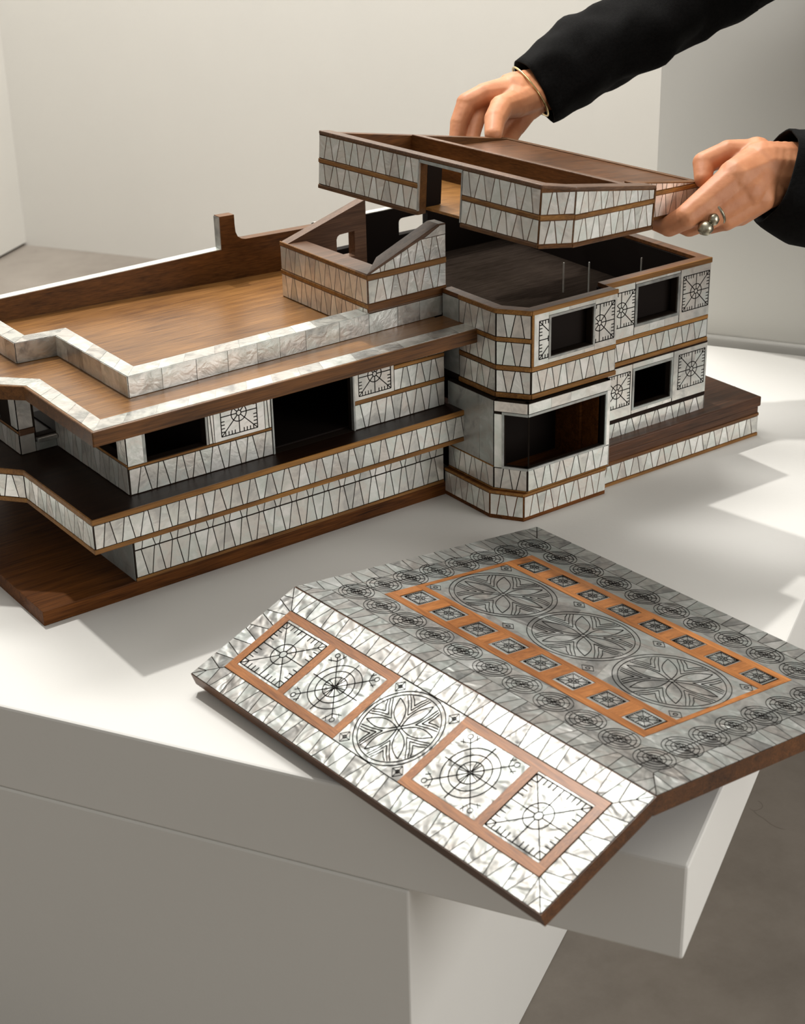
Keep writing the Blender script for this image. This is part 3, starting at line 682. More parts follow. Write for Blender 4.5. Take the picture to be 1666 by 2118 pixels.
# side terrace at the right
TERR = wood('shade_terrace_walnut', (0.022, 0.010, 0.005), (0.14, 0.056, 0.024), 0.45, 'X', 1.0, 0.0)  # walnut darkened in place of the arms' shadow on the terrace
mm = MB(); mm.prism([(.1340,.0140),(.4225,.0140),(.4290,.44),(.1340,.44)], 0.0, .0415); te = part('terrace', mm, TERR, .0008)
mm = MB(); mm.prism([(.1340,.0115),(.4250,.0115),(.4315,.442),(.1340,.442)], .0425, .0562); part('terrace_deck', mm, TERR, .0016)
F = wf((.1340,.0140), (.4225,.0140)); strip(F, 0, F.L+.001, .0, .0044, te); strip(F, 0, F.L+.001, .0288, .0330, te, WOOD_X); tri_band(F, .0006, F.L-.0006, .0048, .0284, te)
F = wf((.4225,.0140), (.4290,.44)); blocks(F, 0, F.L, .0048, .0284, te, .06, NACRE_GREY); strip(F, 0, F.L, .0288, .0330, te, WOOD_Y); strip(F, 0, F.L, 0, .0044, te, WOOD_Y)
for k in range(3):
    m2 = MB(); m2.box((.336+.022*0, .060+.075*k, .0560), (.425, .0606+.075*k, .0564)); m2.build('deck_seam', RIM, te, HO)

# ------------------------------------------------------------------ the lifted tower roof
RM = Matrix(((0.985147, -0.165207, 0.046816, -0.077828), (0.166530, 0.985696, -0.025910, -0.133335), (-0.041866, 0.033322, 0.998567, 0.380883), (0,0,0,1)))
RT = thing('tower_roof', tuple(RM @ Vector((.14,.17,0))), 'inlaid walnut roof section held by two hands above the open tower', 'model roof')
RO = Vector(RT['org'])
def rx_(p):
    p = Vector(p); return RM @ Vector((p.x, p.y, p.z - .03*max(0, p.x-.033)))
def rpart(name, mb, mat, bevel=.0006, parent=None): return mb.build(name, mat, parent or RT, RO, bevel, xf=rx_)
def rface(a, b): f = wallface(a, b, RO, rx_); return f
def rtop(x): return .0655-.108*x
def back(x): return .3520-.105*x
tp = lambda p: rtop(p[0])
mm = MB()
# long left wall in pieces round the notch
mm.prism([(0,.0190),(.0125,.0260),(.0125,.1285),(0,.1285)], 0, 0, None, tp)
mm.prism([(0,.1910),(.0125,.1910),(.0125,.3500),(0,.3520)], 0, 0, None, tp)
mm.prism([(0,.1285),(.0125,.1285),(.0125,.1910),(0,.1910)], .0580, 0, None, tp)
shell = rpart('roof_left_wall', mm, WOOD_Y)
mm = MB(); mm.prism([(0,.0190),(.0330,0),(.0370,.0140),(.0125,.0260)], 0, 0, None, tp); mm.prism([(.0330,0),(.1735,0),(.1735,.0140),(.0370,.0140)], 0, 0, None, tp)
mm.prism([(.1610,.0130),(.1735,.0130),(.1735,.0340),(.1610,.0340)], 0, 0, None, tp); mm.prism([(.1735,.0220),(.2980,.0220),(.2980,.0330),(.1735,.0330)], 0, 0, None, tp)
front = rpart('roof_front_wall', mm, WOOD_X)
mm = MB(); mm.prism([(0,back(0)),(0,back(0)-.010),(.2980,back(.298)-.010),(.2980,back(.298))], 0, 0, None, tp)
rpart('roof_back_wall', mm, WOOD_X)
mm = MB(); mm.prism([(.2860,.0220),(.2980,.0220),(.2980,back(.298)),(.2860,back(.286))], 0, 0, None, tp); rpart('roof_right_wall', mm, WOOD_Y)
mm = MB(); mm.prism([(.1300,.0140),(.1400,.0140),(.1400,back(.14)-.009),(.1300,back(.13)-.009)], 0.002, 0, None, tp); rpart('roof_divider', mm, WOOD_Y)
RDECK = wood('lifted_roof_deck', (0.022, 0.009, 0.004), (0.20, 0.085, 0.033), 0.3, 'X', 1.0, 0.3)
mm = MB(); mm.prism([(.1400,.0150),(.1735,.0150),(.1735,.0320),(.2865,.0320),(.2865,back(.286)-.009),(.1400,back(.14)-.009)], .0255, .0300, None, lambda p: min(.0345, rtop(p[0])-.0012)); rpart('roof_deck', mm, RDECK, 0)
mm = MB(); mm.prism([(.0125,.0260),(.1300,.0150),(.1300,back(.13)-.010),(.0125,back(.01)-.010)], .0040, .0070); rpart('trough_floor', mm, DECK, 0)
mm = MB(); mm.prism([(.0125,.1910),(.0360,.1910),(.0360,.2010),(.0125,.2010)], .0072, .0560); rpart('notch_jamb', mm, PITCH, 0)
# rounded rims
def rimcap(a, b, w, name='rim'):
    d = Vector((b[0]-a[0], b[1]-a[1])).normalized(); n_ = Vector((-d.y, d.x))
    q = [(a[0]-d.x*.0005-n_.x*.001, a[1]-d.y*.0005-n_.y*.001), (b[0]-n_.x*.001+d.x*.0005, b[1]-n_.y*.001+d.y*.0005), (b[0]+n_.x*w, b[1]+n_.y*w), (a[0]+n_.x*w, a[1]+n_.y*w)]
    m2 = MB(); m2.prism(q, 0, 0, lambda p: rtop(p[0])-.0030, lambda p: rtop(p[0])+.0012)
    return rpart(name, m2, RIM, .0012, shell if a[0] < .01 and b[0] < .01 else front)
rimcap((0,.3515), (0,.0190), .0165); rimcap((0,.0190), (.0330,0), .0160); rimcap((.0330,0), (.1735,0), .0165)
m2 = MB(); m2.prism([(.1290,.0145),(.1412,.0145),(.1412,back(.14)-.010),(.1290,back(.13)-.010)], 0, 0, lambda p: rtop(p[0])-.001, lambda p: rtop(p[0])+.0010); rpart('rim', m2, RIM, .0010, front)
F = rface((0,.3520), (0,.0190)); L = F.L; V = lambda y: .3520-y
for a, b in ((.0, V(.1915)), (V(.1280), L)):
    strip(F, a, b, .0000, .0045, shell, WOOD_Y); strip(F, a, b, .0302, .0348, shell, STRIP_Y)
    tri_band(F, a+.0006, b-.0006, .0049, .0298, shell, .0108); tri_band(F, a+.0006, b-.0006, .0352, .0620, shell, .0108)
plate(F, rect(V(.1915), V(.1280), .0585, .0620), NACRE_GREY, 'nacre_tile', shell)
plate(F, rect(V(.1925), V(.1908), .0049, .0600), NACRE_GREY, 'notch_edging', shell, -0.001, .0014); plate(F, rect(V(.1287), V(.1270), .0049, .0600), NACRE_GREY, 'notch_edging', shell, -0.001, .0014)
F = rface((0,.0190), (.0330,0)); L = F.L
strip(F, 0, L, -.0005, .0035, front, WOOD_X); strip(F, 0, L, .0295, .0345, front); tri_band(F, .0005, L-.0005, .0040, .0290, front, .0095); tri_band(F, .0005, L-.0005, .0350, .0588, front, .0095)
F = rface((.0330,0), (.1735,0)); L = F.L
strip(F, 0, L, -.0010, .0032, front, WOOD_X); strip(F, 0, L, .0288, .0332, front); tri_band(F, .0005, L-.003, .0038, .0284, front, .0105)
tri_band(F, .0005, L-.003, .0337, .0600, front, .0105, clips=[(.108, 1, .0588)]); strip(F, L-.0026, L, .0000, .0460, front, WOOD_X)
F = rface((.1735,.0220), (.2980,.0220)); L = F.L
tri_band(F, .0005, L-.0005, .0035, .0285, front, .0105); strip(F, 0, L, .0288, .0332, front)
tri_band(F, .0005, L-.0005, .0337, .0600, front, .0105, clips=[(.108, 1, .0461)])
F = rface((.1735,0), (.1735,.0220)); plate(F, rect(0,.0215,.0035,.045), NACRE_GREY, 'nacre_tile', front)
F = rface((.2980,.0220), (.2980,back(.298))); blocks(F, 0, F.L, .0035, .0310, front, .05, NACRE_GREY)

# ------------------------------------------------------------------ the inlaid lid lying on the table
LA, LB, LC, LDd, LE, LF = [Vector(p) for p in ((-.3808,-.0873,.0719),(-.3425,-.5804,.0666),(-.5138,-.0976,.0215),(-.4755,-.5907,.0162),(-.0293,-.0600,.0250),(.0090,-.5531,.0198))]
lid = thing('roof_lid', tuple((LB+LE)/2 * Vector((1,1,0)) if False else ((LB.x+LE.x)/2, (LB.y+LE.y)/2, 0)), 'shell inlaid folded roof lid with orange wood frames lying on the table corner', 'model roof lid')
LO = Vector(lid['org'])
def slab(p0, p1, p2, p3, t, name, mat):
    n = (p1-p0).cross(p3-p0).normalized()
    if n.z < 0: n = -n
    m2 = MB(); top = [p0, p1, p2, p3]; bot = [p - n*t for p in top]
    fs = [(0,1,2,3),(7,6,5,4),(0,4,5,1),(1,5,6,2),(2,6,7,3),(3,7,4,0)]
    m2.add(top+bot, fs); o = m2.build(name, mat, lid, LO)
    bm = bmesh.new(); bm.from_mesh(o.data); bmesh.ops.recalc_face_normals(bm, faces=bm.faces); bm.to_mesh(o.data); bm.free()
    return o
LIDEDGE = wood('lid_edge_walnut', (0.018, 0.007, 0.003), (0.19, 0.072, 0.020), 0.4, 'Y', 0.8)  # edge walnut darkened to carry the shade on the front edge
slope = slab(LC, LDd, LB, LA, .0150, 'slope_panel', LIDEDGE); flat = slab(LA, LB, LF, LE, .0185, 'flat_panel', LIDEDGE)
# the darker faces between the slices
FS = Face(LC, LDd-LC, LA-LC, LO); Ls, Ws = (LDd-LC).length, .1426
FF = Face(LA, LB-LA, LE-LA, LO)
if FF.Nn.z < 0:
    pass
# flat panel needs a right-handed frame: run U from B to A
FF = Face(LB, LA-LB, LE-LA, LO); Wf = .3557
def mat_plate(F, w, h, par): plate(F, rect(.0008, w-.0008, .0008, h-.0008), RESIN, 'inlay_ground', par, -.0004, .0003)
if FS.Nn.z < 0:
    FS = Face(LDd, LC-LDd, LA-LC, LO); SU = lambda u: Ls-u
else: SU = lambda u: u
if FF.Nn.z < 0:
    FF = Face(LA, LB-LA, LE-LA, LO); FU = lambda u: u
else: FU = lambda u: Ls-u
mat_plate(FS, Ls, Ws, slope); mat_plate(FF, Ls, Wf, flat)
def sr(f, a, b, v0, v1):
    a, b = f(a), f(b); return (min(a,b), max(a,b), v0, v1)
D0 = .0003
def ltri(F, u0, u1, v0, v1, par, vertical=False, clips=(), pitch=.0118):
    if not vertical:
        tri_band(F, u0, u1, v0, v1, par, pitch, NACRE_LID, .00050, clips, .022, d1=.0008)
    else:
        G = Face(F.P(0,0), F.V, F.U, F.org); G.Nn = F.Nn      # swapped axes: u runs up the panel
        n = max(2, round((v1-v0)/pitch)); p = (v1-v0)/n; s = 1; lines = [(v0,v0)]
        for k in range(1, n):
            cc = v0+k*p; a = .25*p*s+random.uniform(-.05,.05)*p; lines.append((cc-a, cc+a)); s = -s
        lines.append((v1,v1))
        for (b0_, t0), (b1_, t1) in zip(lines, lines[1:]):
            poly = [(u0,b0_),(u1,t0),(u1,t1),(u0,b1_)]
            for c_ in clips:
                poly = clip(poly, *c_)
                if len(poly) < 3: break
            if len(poly) >= 3 and abs(area(poly)) > 4e-6: plate(F, inset(poly, .00050), NACRE_LID, 'nacre_tile', par, -.0002, .0008, .022)
def border(F, w, h, b, par, bt=None):
    bt = bt or b; r2 = 1.0
    # mitred corners: long sides keep v<=u*(b/b) etc.
    ltri(F, 0.0005, w-.0005, .0005, b, par, clips=[(-1,1,0), (1,1,w)])
    ltri(F, 0.0005, w-.0005, h-bt, h-.0005, par, clips=[(-1,-1,-h), (1,-1,w-h)])
    ltri(F, .0005, b, 0.0005, h-.0005, par, True, clips=[(1,-1,0), (1,1,h)])
    ltri(F, w-b, w-.0005, 0.0005, h-.0005, par, True, clips=[(-1,-1,-w), (-1,1,h-w)])
border(FS, Ls, Ws, .0258, slope)
def lstrip(F, u0, u1, v0, v1, par, mat):
    o = plate(F, rect(u0,u1,v0,v1), mat, 'wood_strip', par, -.0002, .0012); return o
def square_frame(f, u0, um0, um1, u1, w=.0093, v0=.0262, v1=.1160):
    a0, a1, _, _ = sr(f, u0, u1, 0, 0)
    lstrip(FS, a0, a1, v0, v0+w, slope, LIDWOOD); lstrip(FS, a0, a1, v1-w, v1, slope, LIDWOOD)
    for p in ((u0, u0+w), (um0, um1), (u1-w, u1)):
        x0, x1, _, _ = sr(f, *p, 0, 0); lstrip(FS, x0, x1, v0+w, v1-w, slope, LIDWOOD_X)
    out = []
    for p in ((u0+w, um0), (um1, u1-w)):
        x0, x1, _, _ = sr(f, *p, 0, 0); out.append((x0+.0004, x1-.0004, v0+w+.0004, v1-w-.0004))
    return out
q1 = square_frame(SU, .0255, .1012, .1110, .1985); q2 = square_frame(SU, .2908, .3812, .3912, .4680)
for i, r in enumerate((q1[0], q1[1], q2[0], q2[1])):
    shatter(FS, rect(*r), 9, slope, NACRE_LID, d1=.0009, jit=.022)
    K = Ink(FS, .0007, .0012, .00095, box=r); cc = ((r[0]+r[1])/2, (r[2]+r[3])/2); h = min(r[1]-r[0], r[3]-r[2])/2-.0005
    (sundial if i in (0, 3) else astrolabe)(K, cc, h); K.build(slope)
x0, x1, _, _ = sr(SU, .1989, .2904, 0, 0)
shatter(FS, rect(x0, x1, .0264, .1158), 16, slope, NACRE_LID, d1=.0009, jit=.022)
K = Ink(FS, .0007, .0012, .0010); cc = ((x0+x1)/2, .0710); petals(K, cc, .0445)
for du in (-1, 1):
    for dv in (-1, 1):
        c4 = (cc[0]+du*.0375, cc[1]+dv*.0365); K.arc(c4, .0018, n=10)
        K.line([(c4[0]-.007,c4[1]),(c4[0],c4[1]+.007),(c4[0]+.007,c4[1]),(c4[0],c4[1]-.007),(c4[0]-.007,c4[1])], .0005); K.seg((c4[0]-.007,c4[1]),(c4[0]+.007,c4[1]),.0005); K.seg((c4[0],c4[1]-.007),(c4[0],c4[1]+.007),.0005)
K.build(slope)
# flat panel
border(FF, Ls, Wf, .0275, flat)
def band_blocks(r, n):
    shatter(FF, rect(*r), n, flat, NACRE_LID, d1=.0008, jit=.014)
fr = (.0626, .4195, .0690, .2850)
band_blocks((.0279, Ls-.0279, .0279, fr[2]-.0004), 15); band_blocks((.0279, Ls-.0279, fr[3]+.0004, Wf-.0279), 15)
x0, x1, _, _ = sr(FU, .0279, fr[0]-.0004, 0, 0); band_blocks((x0, x1, fr[2], fr[3]), 8)
x0, x1, _, _ = sr(FU, fr[1]+.0004, Ls-.0279, 0, 0); band_blocks((x0, x1, fr[2], fr[3]), 8)
a0, a1, _, _ = sr(FU, fr[0], fr[1], 0, 0)
for v0, v1 in ((.0690,.0795), (.1112,.1200), (.2405,.2495), (.2755,.2850)): lstrip(FF, a0, a1, v0, v1, flat, LIDWOOD)
for u0, u1, v0, v1 in ((.0626,.0740,.0795,.1112),(.0626,.0740,.2495,.2755),(.4120,.4195,.0795,.1112),(.4120,.4195,.2495,.2755),(.0626,.0680,.1200,.2405),(.4140,.4195,.1200,.2405)):
    x0, x1, _, _ = sr(FU, u0, u1, 0, 0); lstrip(FF, x0, x1, v0, v1, flat, LIDWOOD_X)
K = Ink(FF, .0007, .0012, .00048)
for v0, v1 in ((.0795,.1112), (.2495,.2755)):
    for k in range(8):
        u0 = .0755+.0439*k; x0, x1, _, _ = sr(FU, u0, u0+.0268, 0, 0)
        if k < 7:
            y0, y1, _, _ = sr(FU, u0+.0272, u0+.0435, 0, 0); lstrip(FF, y0, y1, v0, v1, flat, LIDWOOD_X)
        plate(FF, rect(x0, x1, v0+.0004, v1-.0004), NACRE_LID, 'nacre_tile', flat, -.0002, .0008, .01)
        sundial(K, ((x0+x1)/2, (v0+v1)/2), min(x1-x0, v1-v0)/2-.0016)
K.build(flat)
x0, x1, _, _ = sr(FU, .0684, .4136, 0, 0)
shatter(FF, rect(x0, x1, .1204, .2401), 36, flat, NACRE_LID, d1=.0008, jit=.016)
K = Ink(FF, .0007, .0012, .0007)
for k in range(3):
    cc = (FU(.1260+.1160*k), .1790); petals(K, cc, .0570)
for k in range(4):
    for dv in (-1, 1):
        c4 = (FU(.0760+.110*k), .1800+dv*.0520); K.arc(c4, .0022, n=8); K.line([(c4[0]-.008,c4[1]),(c4[0],c4[1]+.007),(c4[0]+.008,c4[1]),(c4[0],c4[1]-.007),(c4[0]-.008,c4[1])], .0005)
K.build(flat)
K = Ink(FF, .0007, .0012, .0005)
for i in range(11):
    for j in range(8):
        if i in (0, 10) or j in (0, 7):
            bullseye(K, (FU(.0430+.0408*i), .0475+.0373*j), .0188)
K.build(flat)

# ------------------------------------------------------------------ the person
def capsules(bones, voxel, smooth=6):
    """continuous skin over tapered bones: (p, q, rp, rq)"""
    bm = bmesh.new()
    for p, q, ra, rb in bones:
        p = Vector(p); q = Vector(q); n = max(2, int((q-p).length/(min(ra, rb)*.30))+1)
        for i in range(n+1):
            t = i/n; c_ = p.lerp(q, t); r = ra+(rb-ra)*t
            bmesh.ops.create_icosphere(bm, subdivisions=2, radius=r, matrix=Matrix.Translation(c_))
    me = bpy.data.meshes.new('tmp'); bm.to_mesh(me); bm.free()
    o = bpy.data.objects.new('tmp', me); COL.objects.link(o)
    r = o.modifiers.new('r', 'REMESH'); r.mode = 'VOXEL'; r.voxel_size = voxel; r.use_smooth_shade = True
    s = o.modifiers.new('s', 'SMOOTH'); s.factor = .5; s.iterations = smooth
    dg = bpy.context.evaluated_depsgraph_get(); dg.update()
    out = bpy.data.meshes.new_from_object(o.evaluated_get(dg)); bpy.data.objects.remove(o); return out

FAR = dict(wr=(0.2893, 0.3101, 0.4373),el=(0.5654, 0.2305, 0.5707),palm=(0.2402, 0.3112, 0.4372),im=(0.1923, 0.3144, 0.4423),ip=(0.1673, 0.3204, 0.4335),idp=(0.1493, 0.3138, 0.4115),it=(0.1352, 0.3031, 0.3872),mm=(0.209, 0.3181, 0.434),mp=(0.1881, 0.3204, 0.4239),md=(0.1706, 0.3085, 0.405),mt=(0.1545, 0.2953, 0.3856),tb=(0.2206, 0.2875, 0.4306),tm=(0.1865, 0.2725, 0.4331),ti=(0.1594, 0.2527, 0.4239),tt=(0.1403, 0.2321, 0.4116),rm=(0.2358, 0.3106, 0.4189),rp=(0.2134, 0.3083, 0.3989),rt=(0.1898, 0.2942, 0.3806),pm=(0.2604, 0.3052, 0.4164),pp=(0.2347, 0.299, 0.3974),pt=(0.2055, 0.2835, 0.3813),s0=(0.2777, 0.3182, 0.437),s1=(0.3421, 0.2983, 0.4704),s2=(0.4282, 0.2702, 0.505),s3=(0.5125, 0.249, 0.5489))
NEAR = dict(wr=(0.3087, -0.118, 0.401),palm=(0.2642, -0.1025, 0.408),tb=(0.2752, -0.0839, 0.4187),tm=(0.2462, -0.0672, 0.4236),ti=(0.2169, -0.0581, 0.4148),tt=(0.2039, -0.0705, 0.4006),im=(0.2206, -0.1066, 0.4057),ip=(0.1527, -0.0984, 0.3712),idp=(0.1456, -0.0783, 0.3572),it=(0.1502, -0.0478, 0.3546),mm=(0.2283, -0.1176, 0.3915),mp=(0.1765, -0.1084, 0.3669),md=(0.1696, -0.0866, 0.3536),mt=(0.172, -0.0595, 0.352),rm=(0.243, -0.1223, 0.3828),rp=(0.1992, -0.1136, 0.3623),rd=(0.1908, -0.0895, 0.3515),rt=(0.1935, -0.0654, 0.3495),pm=(0.262, -0.1216, 0.384),pp=(0.2237, -0.1134, 0.3625),pt=(0.2142, -0.0926, 0.3514),ring=(0.164, -0.1178, 0.3633),s0=(0.2803, -0.1092, 0.4),s1=(0.3098, -0.1255, 0.3892),s2=(0.3677, -0.1497, 0.3718))
person = thing('person', (.80, -.05, -ZT), 'person in a black knitted sweater leaning in to lift the tower roof with both hands', 'person')
PO = Vector(person['org'])
f = FAR
hand1 = capsules([
    (f['el'], f['wr'], .038, .0300), (f['wr'], f['palm'], .0300, .0300), (f['palm'], f['im'], .0270, .0160), (f['palm'], f['mm'], .0260, .0150),
    (f['im'], f['ip'], .0155, .0145), (f['ip'], f['idp'], .0138, .0125), (f['idp'], f['it'], .0122, .0100),
    (f['mm'], f['mp'], .0140, .0135), (f['mp'], f['md'], .0128, .0112), (f['md'], f['mt'], .0110, .0090),
    (f['palm'], f['tb'], .0250, .0200), (f['wr'], f['tb'], .0260, .0200), (f['tb'], f['tm'], .0190, .0165), (f['tm'], f['ti'], .0158, .0146), (f['ti'], f['tt'], .0142, .0118),
    (f['palm'], f['rm'], .0240, .0155), (f['rm'], f['rp'], .0145, .0128), (f['rp'], f['rt'], .0120, .0095),
    (f['wr'], f['pm'], .0260, .0165), (f['pm'], f['pp'], .0145, .0125), (f['pp'], f['pt'], .0115, .0090)], .0016, 6)
f = NEAR
hand2 = capsules([
    ((.47,-.25,.45), f['s2'], .042, .0370), (f['s2'], f['wr'], .0370, .0350), (f['wr'], f['palm'], .0350, .0330), (f['palm'], f['im'], .0310, .0235), (f['palm'], f['mm'], .0300, .0215), (f['palm'], f['rm'], .0280, .0190), (f['palm'], f['pm'], .0270, .0175),
    (f['palm'], f['tb'], .0300, .0225), (f['tb'], f['tm'], .0200, .0155), (f['tm'], f['ti'], .0150, .0138), (f['ti'], f['tt'], .0134, .0108),
    (f['im'], f['ip'], .0215, .0150), (f['ip'], f['idp'], .0146, .0125), (f['idp'], f['it'], .0120, .0088),
    (f['mm'], f['mp'], .0195, .0138), (f['mp'], f['md'], .0132, .0115), (f['md'], f['mt'], .0112, .0086),
    (f['rm'], f['rp'], .0180, .0130), (f['rp'], f['rd'], .0122, .0108), (f['rd'], f['rt'], .0102, .0084),
    (f['pm'], f['pp'], .0165, .0118), (f['pp'], f['pt'], .0110, .0088)], .0016, 6)
SH1, SH2 = (.70, .02, .72), (.56, -.30, .72)
TC, HP = (.66, -.16, .62), (.75, -.25, .30)
K1, K2, F1, F2 = (.71, -.33, -.10), (.80, -.18, -.10), (.75, -.35, -.45), (.84, -.20, -.45)
trunk = capsules([(FAR['el'], SH1, .042, .055), ((.47,-.25,.45), SH2, .045, .055), (SH1, SH2, .06, .06), (TC, HP, .12, .115), (HP, (.755,-.255,.25), .12, .14),
                  ((.645,-.155,.74), (.60,-.12,.83), .055, .05), ((.58,-.10,.87), (.59,-.11,.93), .078, .088),
                  ((.71,-.30,.22), K1, .085, .06), (K1, F1, .055, .04), ((.79,-.20,.22), K2, .085, .06), (K2, F2, .055, .04),
                  ((.75,-.35,-.485), (.66,-.29,-.497), .035, .026), ((.84,-.20,-.485), (.75,-.14,-.497), .035, .026)], .013, 6)
bm = bmesh.new()
for me in (hand1, hand2, trunk): bm.from_mesh(me)
# face: nose, brow and ears pulled out of the head, which stays outside the picture
bm.verts.ensure_lookup_table()
for v in bm.verts:
    d = v.co - Vector((.525, -.055, .885))
    if d.length < .035: v.co.x -= .022*math.exp(-(d.y/.010)**2 - ((d.z)/.016)**2)
me = bpy.data.meshes.new('body'); bm.to_mesh(me); bm.free()
me.transform(Matrix.Translation(-PO)); me.materials.clear(); me.materials.append(SKIN); me.polygons.foreach_set('use_smooth', [True]*len(me.polygons))
body = bpy.data.objects.new('body', me); COL.objects.link(body); body.parent = person

def tube(mb, path, seg=40, wob=0.0, seed=0, wall=.0022, cuff=True):
    """open sleeve: path of (centre, radius); inner wall turned back at the cuff"""
    pts = [Vector(p) for p, _ in path]; n = len(path); rings = []
    fr_ = None
    for i in range(n):
        tdir = (pts[min(i+1, n-1)] - pts[max(i-1, 0)]).normalized()
        up_ = Vector((0,0,1)); sx = tdir.cross(up_).normalized(); sy = sx.cross(tdir).normalized(); ring = []
        for k in range(seg):
            a = 2*math.pi*k/seg; r = path[i][1]
            dd = sx*math.cos(a)+sy*math.sin(a)
            w_ = wob*(noise.noise((pts[i]*14 + dd*1.3 + Vector((seed,0,0))))*1.2 + .6*noise.noise(pts[i]*34 + dd*2.0 + Vector((0,seed,0))))
            ring.append(pts[i] + dd*(r*(1+w_)))
        rings.append(ring)
    # inner lining for the first rings
    inner = []
    for i in (0, 1, 2, 3):
        c_ = pts[i]; inner.append([c_ + (p-c_)*(1-wall/path[i][1]) for p in rings[i]])
    allr = inner[::-1] + rings; k0 = len(mb.v)
    for r in allr: mb.v += [tuple(p) for p in r]
    for i in range(len(allr)-1):
        for k in range(seg):
            a, b = k0+i*seg+k, k0+i*seg+(k+1)%seg; mb.f.append((a, b, b+seg, a+seg))
def densify(keys, step=.007):
    out = []
    for (p, r), (q, s) in zip(keys, keys[1:]):
        p, q = Vector(p), Vector(q); m_ = max(1, int((q-p).length/step))
        for i in range(m_): out.append((p.lerp(q, i/m_), r+(s-r)*i/m_))
    out.append((Vector(keys[-1][0]), keys[-1][1])); return out
mb = MB()
f = FAR; tube(mb, densify([(f['s0'], .0450), (f['s1'], .0530), (f['s2'], .0570), (f['s3'], .0560), (f['el'], .056), (SH1, .078)]), wob=.17, seed=3)
f = NEAR; tube(mb, densify([(f['s0'], .0530), (f['s1'], .0680), (f['s2'], .0760), ((.47,-.25,.45), .070), (SH2, .080)]), wob=.14, seed=9)
tor = capsules([(SH1, SH2, .078, .078), (TC, (.73,-.23,.40), .145, .135), ((.73,-.23,.40), (.755,-.255,.22), .135, .155)], .014, 5)
bm = bmesh.new(); bm.from_mesh(tor); me = bpy.data.meshes.new('x'); me.from_pydata(mb.v, [], mb.f); bm.from_mesh(me)
bmesh.ops.recalc_face_normals(bm, faces=bm.faces)
me = bpy.data.meshes.new('sweater'); bm.to_mesh(me); bm.free(); me.transform(Matrix.Translation(-PO)); me.materials.clear(); me.materials.append(KNIT); me.polygons.foreach_set('use_smooth', [True]*len(me.polygons))
sw = bpy.data.objects.new('sweater', me); COL.objects.link(sw); sw.parent = person
def blob(name, bones, mat, vox=.013):
    me = capsules(bones, vox, 5); me.transform(Matrix.Translation(-PO)); me.materials.clear(); me.materials.append(mat); o = bpy.data.objects.new(name, me); COL.objects.link(o); o.parent = person; me.polygons.foreach_set('use_smooth', [True]*len(me.polygons)); return o
blob('hair', [((.61,-.13,.945), (.63,-.15,.84), .092, .075), ((.63,-.15,.84), (.66,-.17,.72), .07, .05)], HAIR)
blob('trousers', [((.71,-.30,.20), K1, .092, .070), (K1, (.75,-.35,-.43), .068, .056), ((.79,-.20,.20), K2, .092, .070), (K2, (.84,-.20,-.43), .068, .056), ((.72,-.29,.22), (.79,-.21,.22), .11, .11)], TROUSER)
blob('shoe', [((.76,-.355,-.485), (.66,-.29,-.492), .040, .032)], TROUSER, .008); blob('shoe', [((.85,-.205,-.485), (.75,-.14,-.492), .040, .032)], TROUSER, .008)

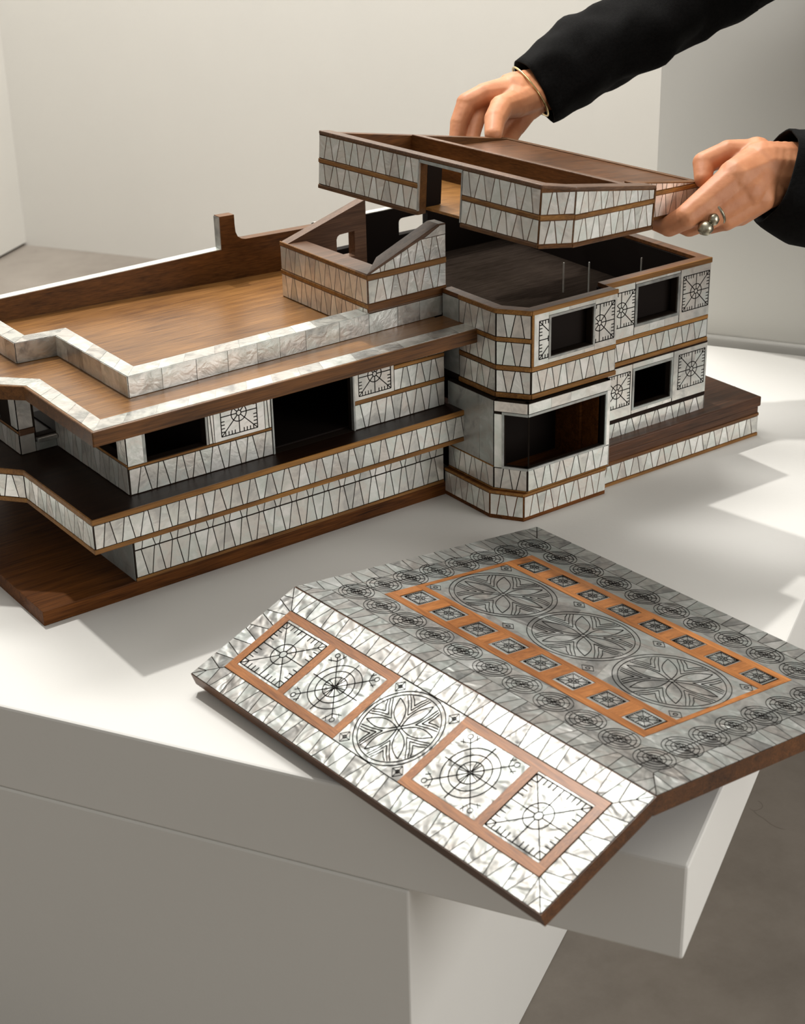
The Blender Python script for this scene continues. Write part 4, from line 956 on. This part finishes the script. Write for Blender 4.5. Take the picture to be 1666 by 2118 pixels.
def torus(name, c_, nrm, R, r, mat, seg=64, ms=10, squash=1.0):
    m2 = MB(); q = Vector(nrm).to_track_quat('Z', 'Y').to_matrix(); c_ = Vector(c_)
    for i in range(seg):
        for j in range(ms):
            a = 2*math.pi*i/seg; b = 2*math.pi*j/ms
            m2.v.append(tuple(c_ + q @ Vector(((R+r*math.cos(b))*math.cos(a), (R*squash+r*math.cos(b))*math.sin(a), r*math.sin(b)))))
    for i in range(seg):
        for j in range(ms): m2.f.append((i*ms+j, ((i+1)%seg)*ms+j, ((i+1)%seg)*ms+(j+1)%ms, i*ms+(j+1)%ms))
    return m2
wc = Vector(FAR['wr'])*.55 + Vector(FAR['palm'])*.45
bd = (Vector(FAR['el'])-Vector(FAR['wr'])).normalized() + Vector((.10,-.10,.25))
br_ = torus('bracelet', wc, bd, .0385, .0014, GOLD).build('bracelet', GOLD, None, wc, smooth=True); br_.location = wc + T0
tag(br_, 'thin gold bangle round the wrist of the far hand', 'bracelet')
# ring with two lumps of silver on the near hand
rp = Vector(NEAR['mm']).lerp(Vector(NEAR['mp']), .80); rdn = (Vector(NEAR['mp'])-Vector(NEAR['mm'])).normalized()
ring = thing('finger_ring', tuple(rp), 'chunky tarnished silver ring with two rounded knobs on the near hand', 'ring')
torus('band', rp, rdn, .0135, .0019, SILVER, 40, 8).build('band', SILVER, ring, rp, smooth=True)
def ball(name, c_, r, sc, mat, par, org):
    bm = bmesh.new(); bmesh.ops.create_icosphere(bm, subdivisions=3, radius=r)
    for v in bm.verts: v.co = Vector((v.co.x*sc[0], v.co.y*sc[1], v.co.z*sc[2]))*(1+.10*noise.noise(v.co*260)) + Vector(c_) - Vector(org)
    me = bpy.data.meshes.new(name); bm.to_mesh(me); bm.free(); me.materials.append(mat); me.polygons.foreach_set('use_smooth', [True]*len(me.polygons))
    o = bpy.data.objects.new(name, me); COL.objects.link(o); o.parent = par; return o
hd = Vector((.585, -.105, .90)); fw = Vector((-.78, .52, -.34)).normalized(); sd = fw.cross(Vector((0,0,1))).normalized(); upv = sd.cross(fw)
EYE = plain('eye_brown', (.05, .03, .02), .2); LIP = plain('lip', (.42, .14, .10), .5)
for k in (-1, 1):
    ball('eye', hd + fw*.076 + sd*k*.031 + upv*.012, .011, (1,1,.6), EYE, person, PO)
    ball('ear', hd + sd*k*.088 - fw*.002, .024, (.6,.6,1.25), SKIN, person, PO)
ball('lips', hd + fw*.082 - upv*.040, .017, (1,1,.45), LIP, person, PO)
kb = Vector(NEAR['ring'])
ball('knob', kb + Vector((-.001,0,-.003)), .0088, (1,1,.95), SILVER, ring, rp); ball('knob', kb + Vector((.008,-.003,.006)), .0062, (1,1,1.1), SILVER, ring, rp)


for o in S.objects:
    if 'org' in o: del o['org']
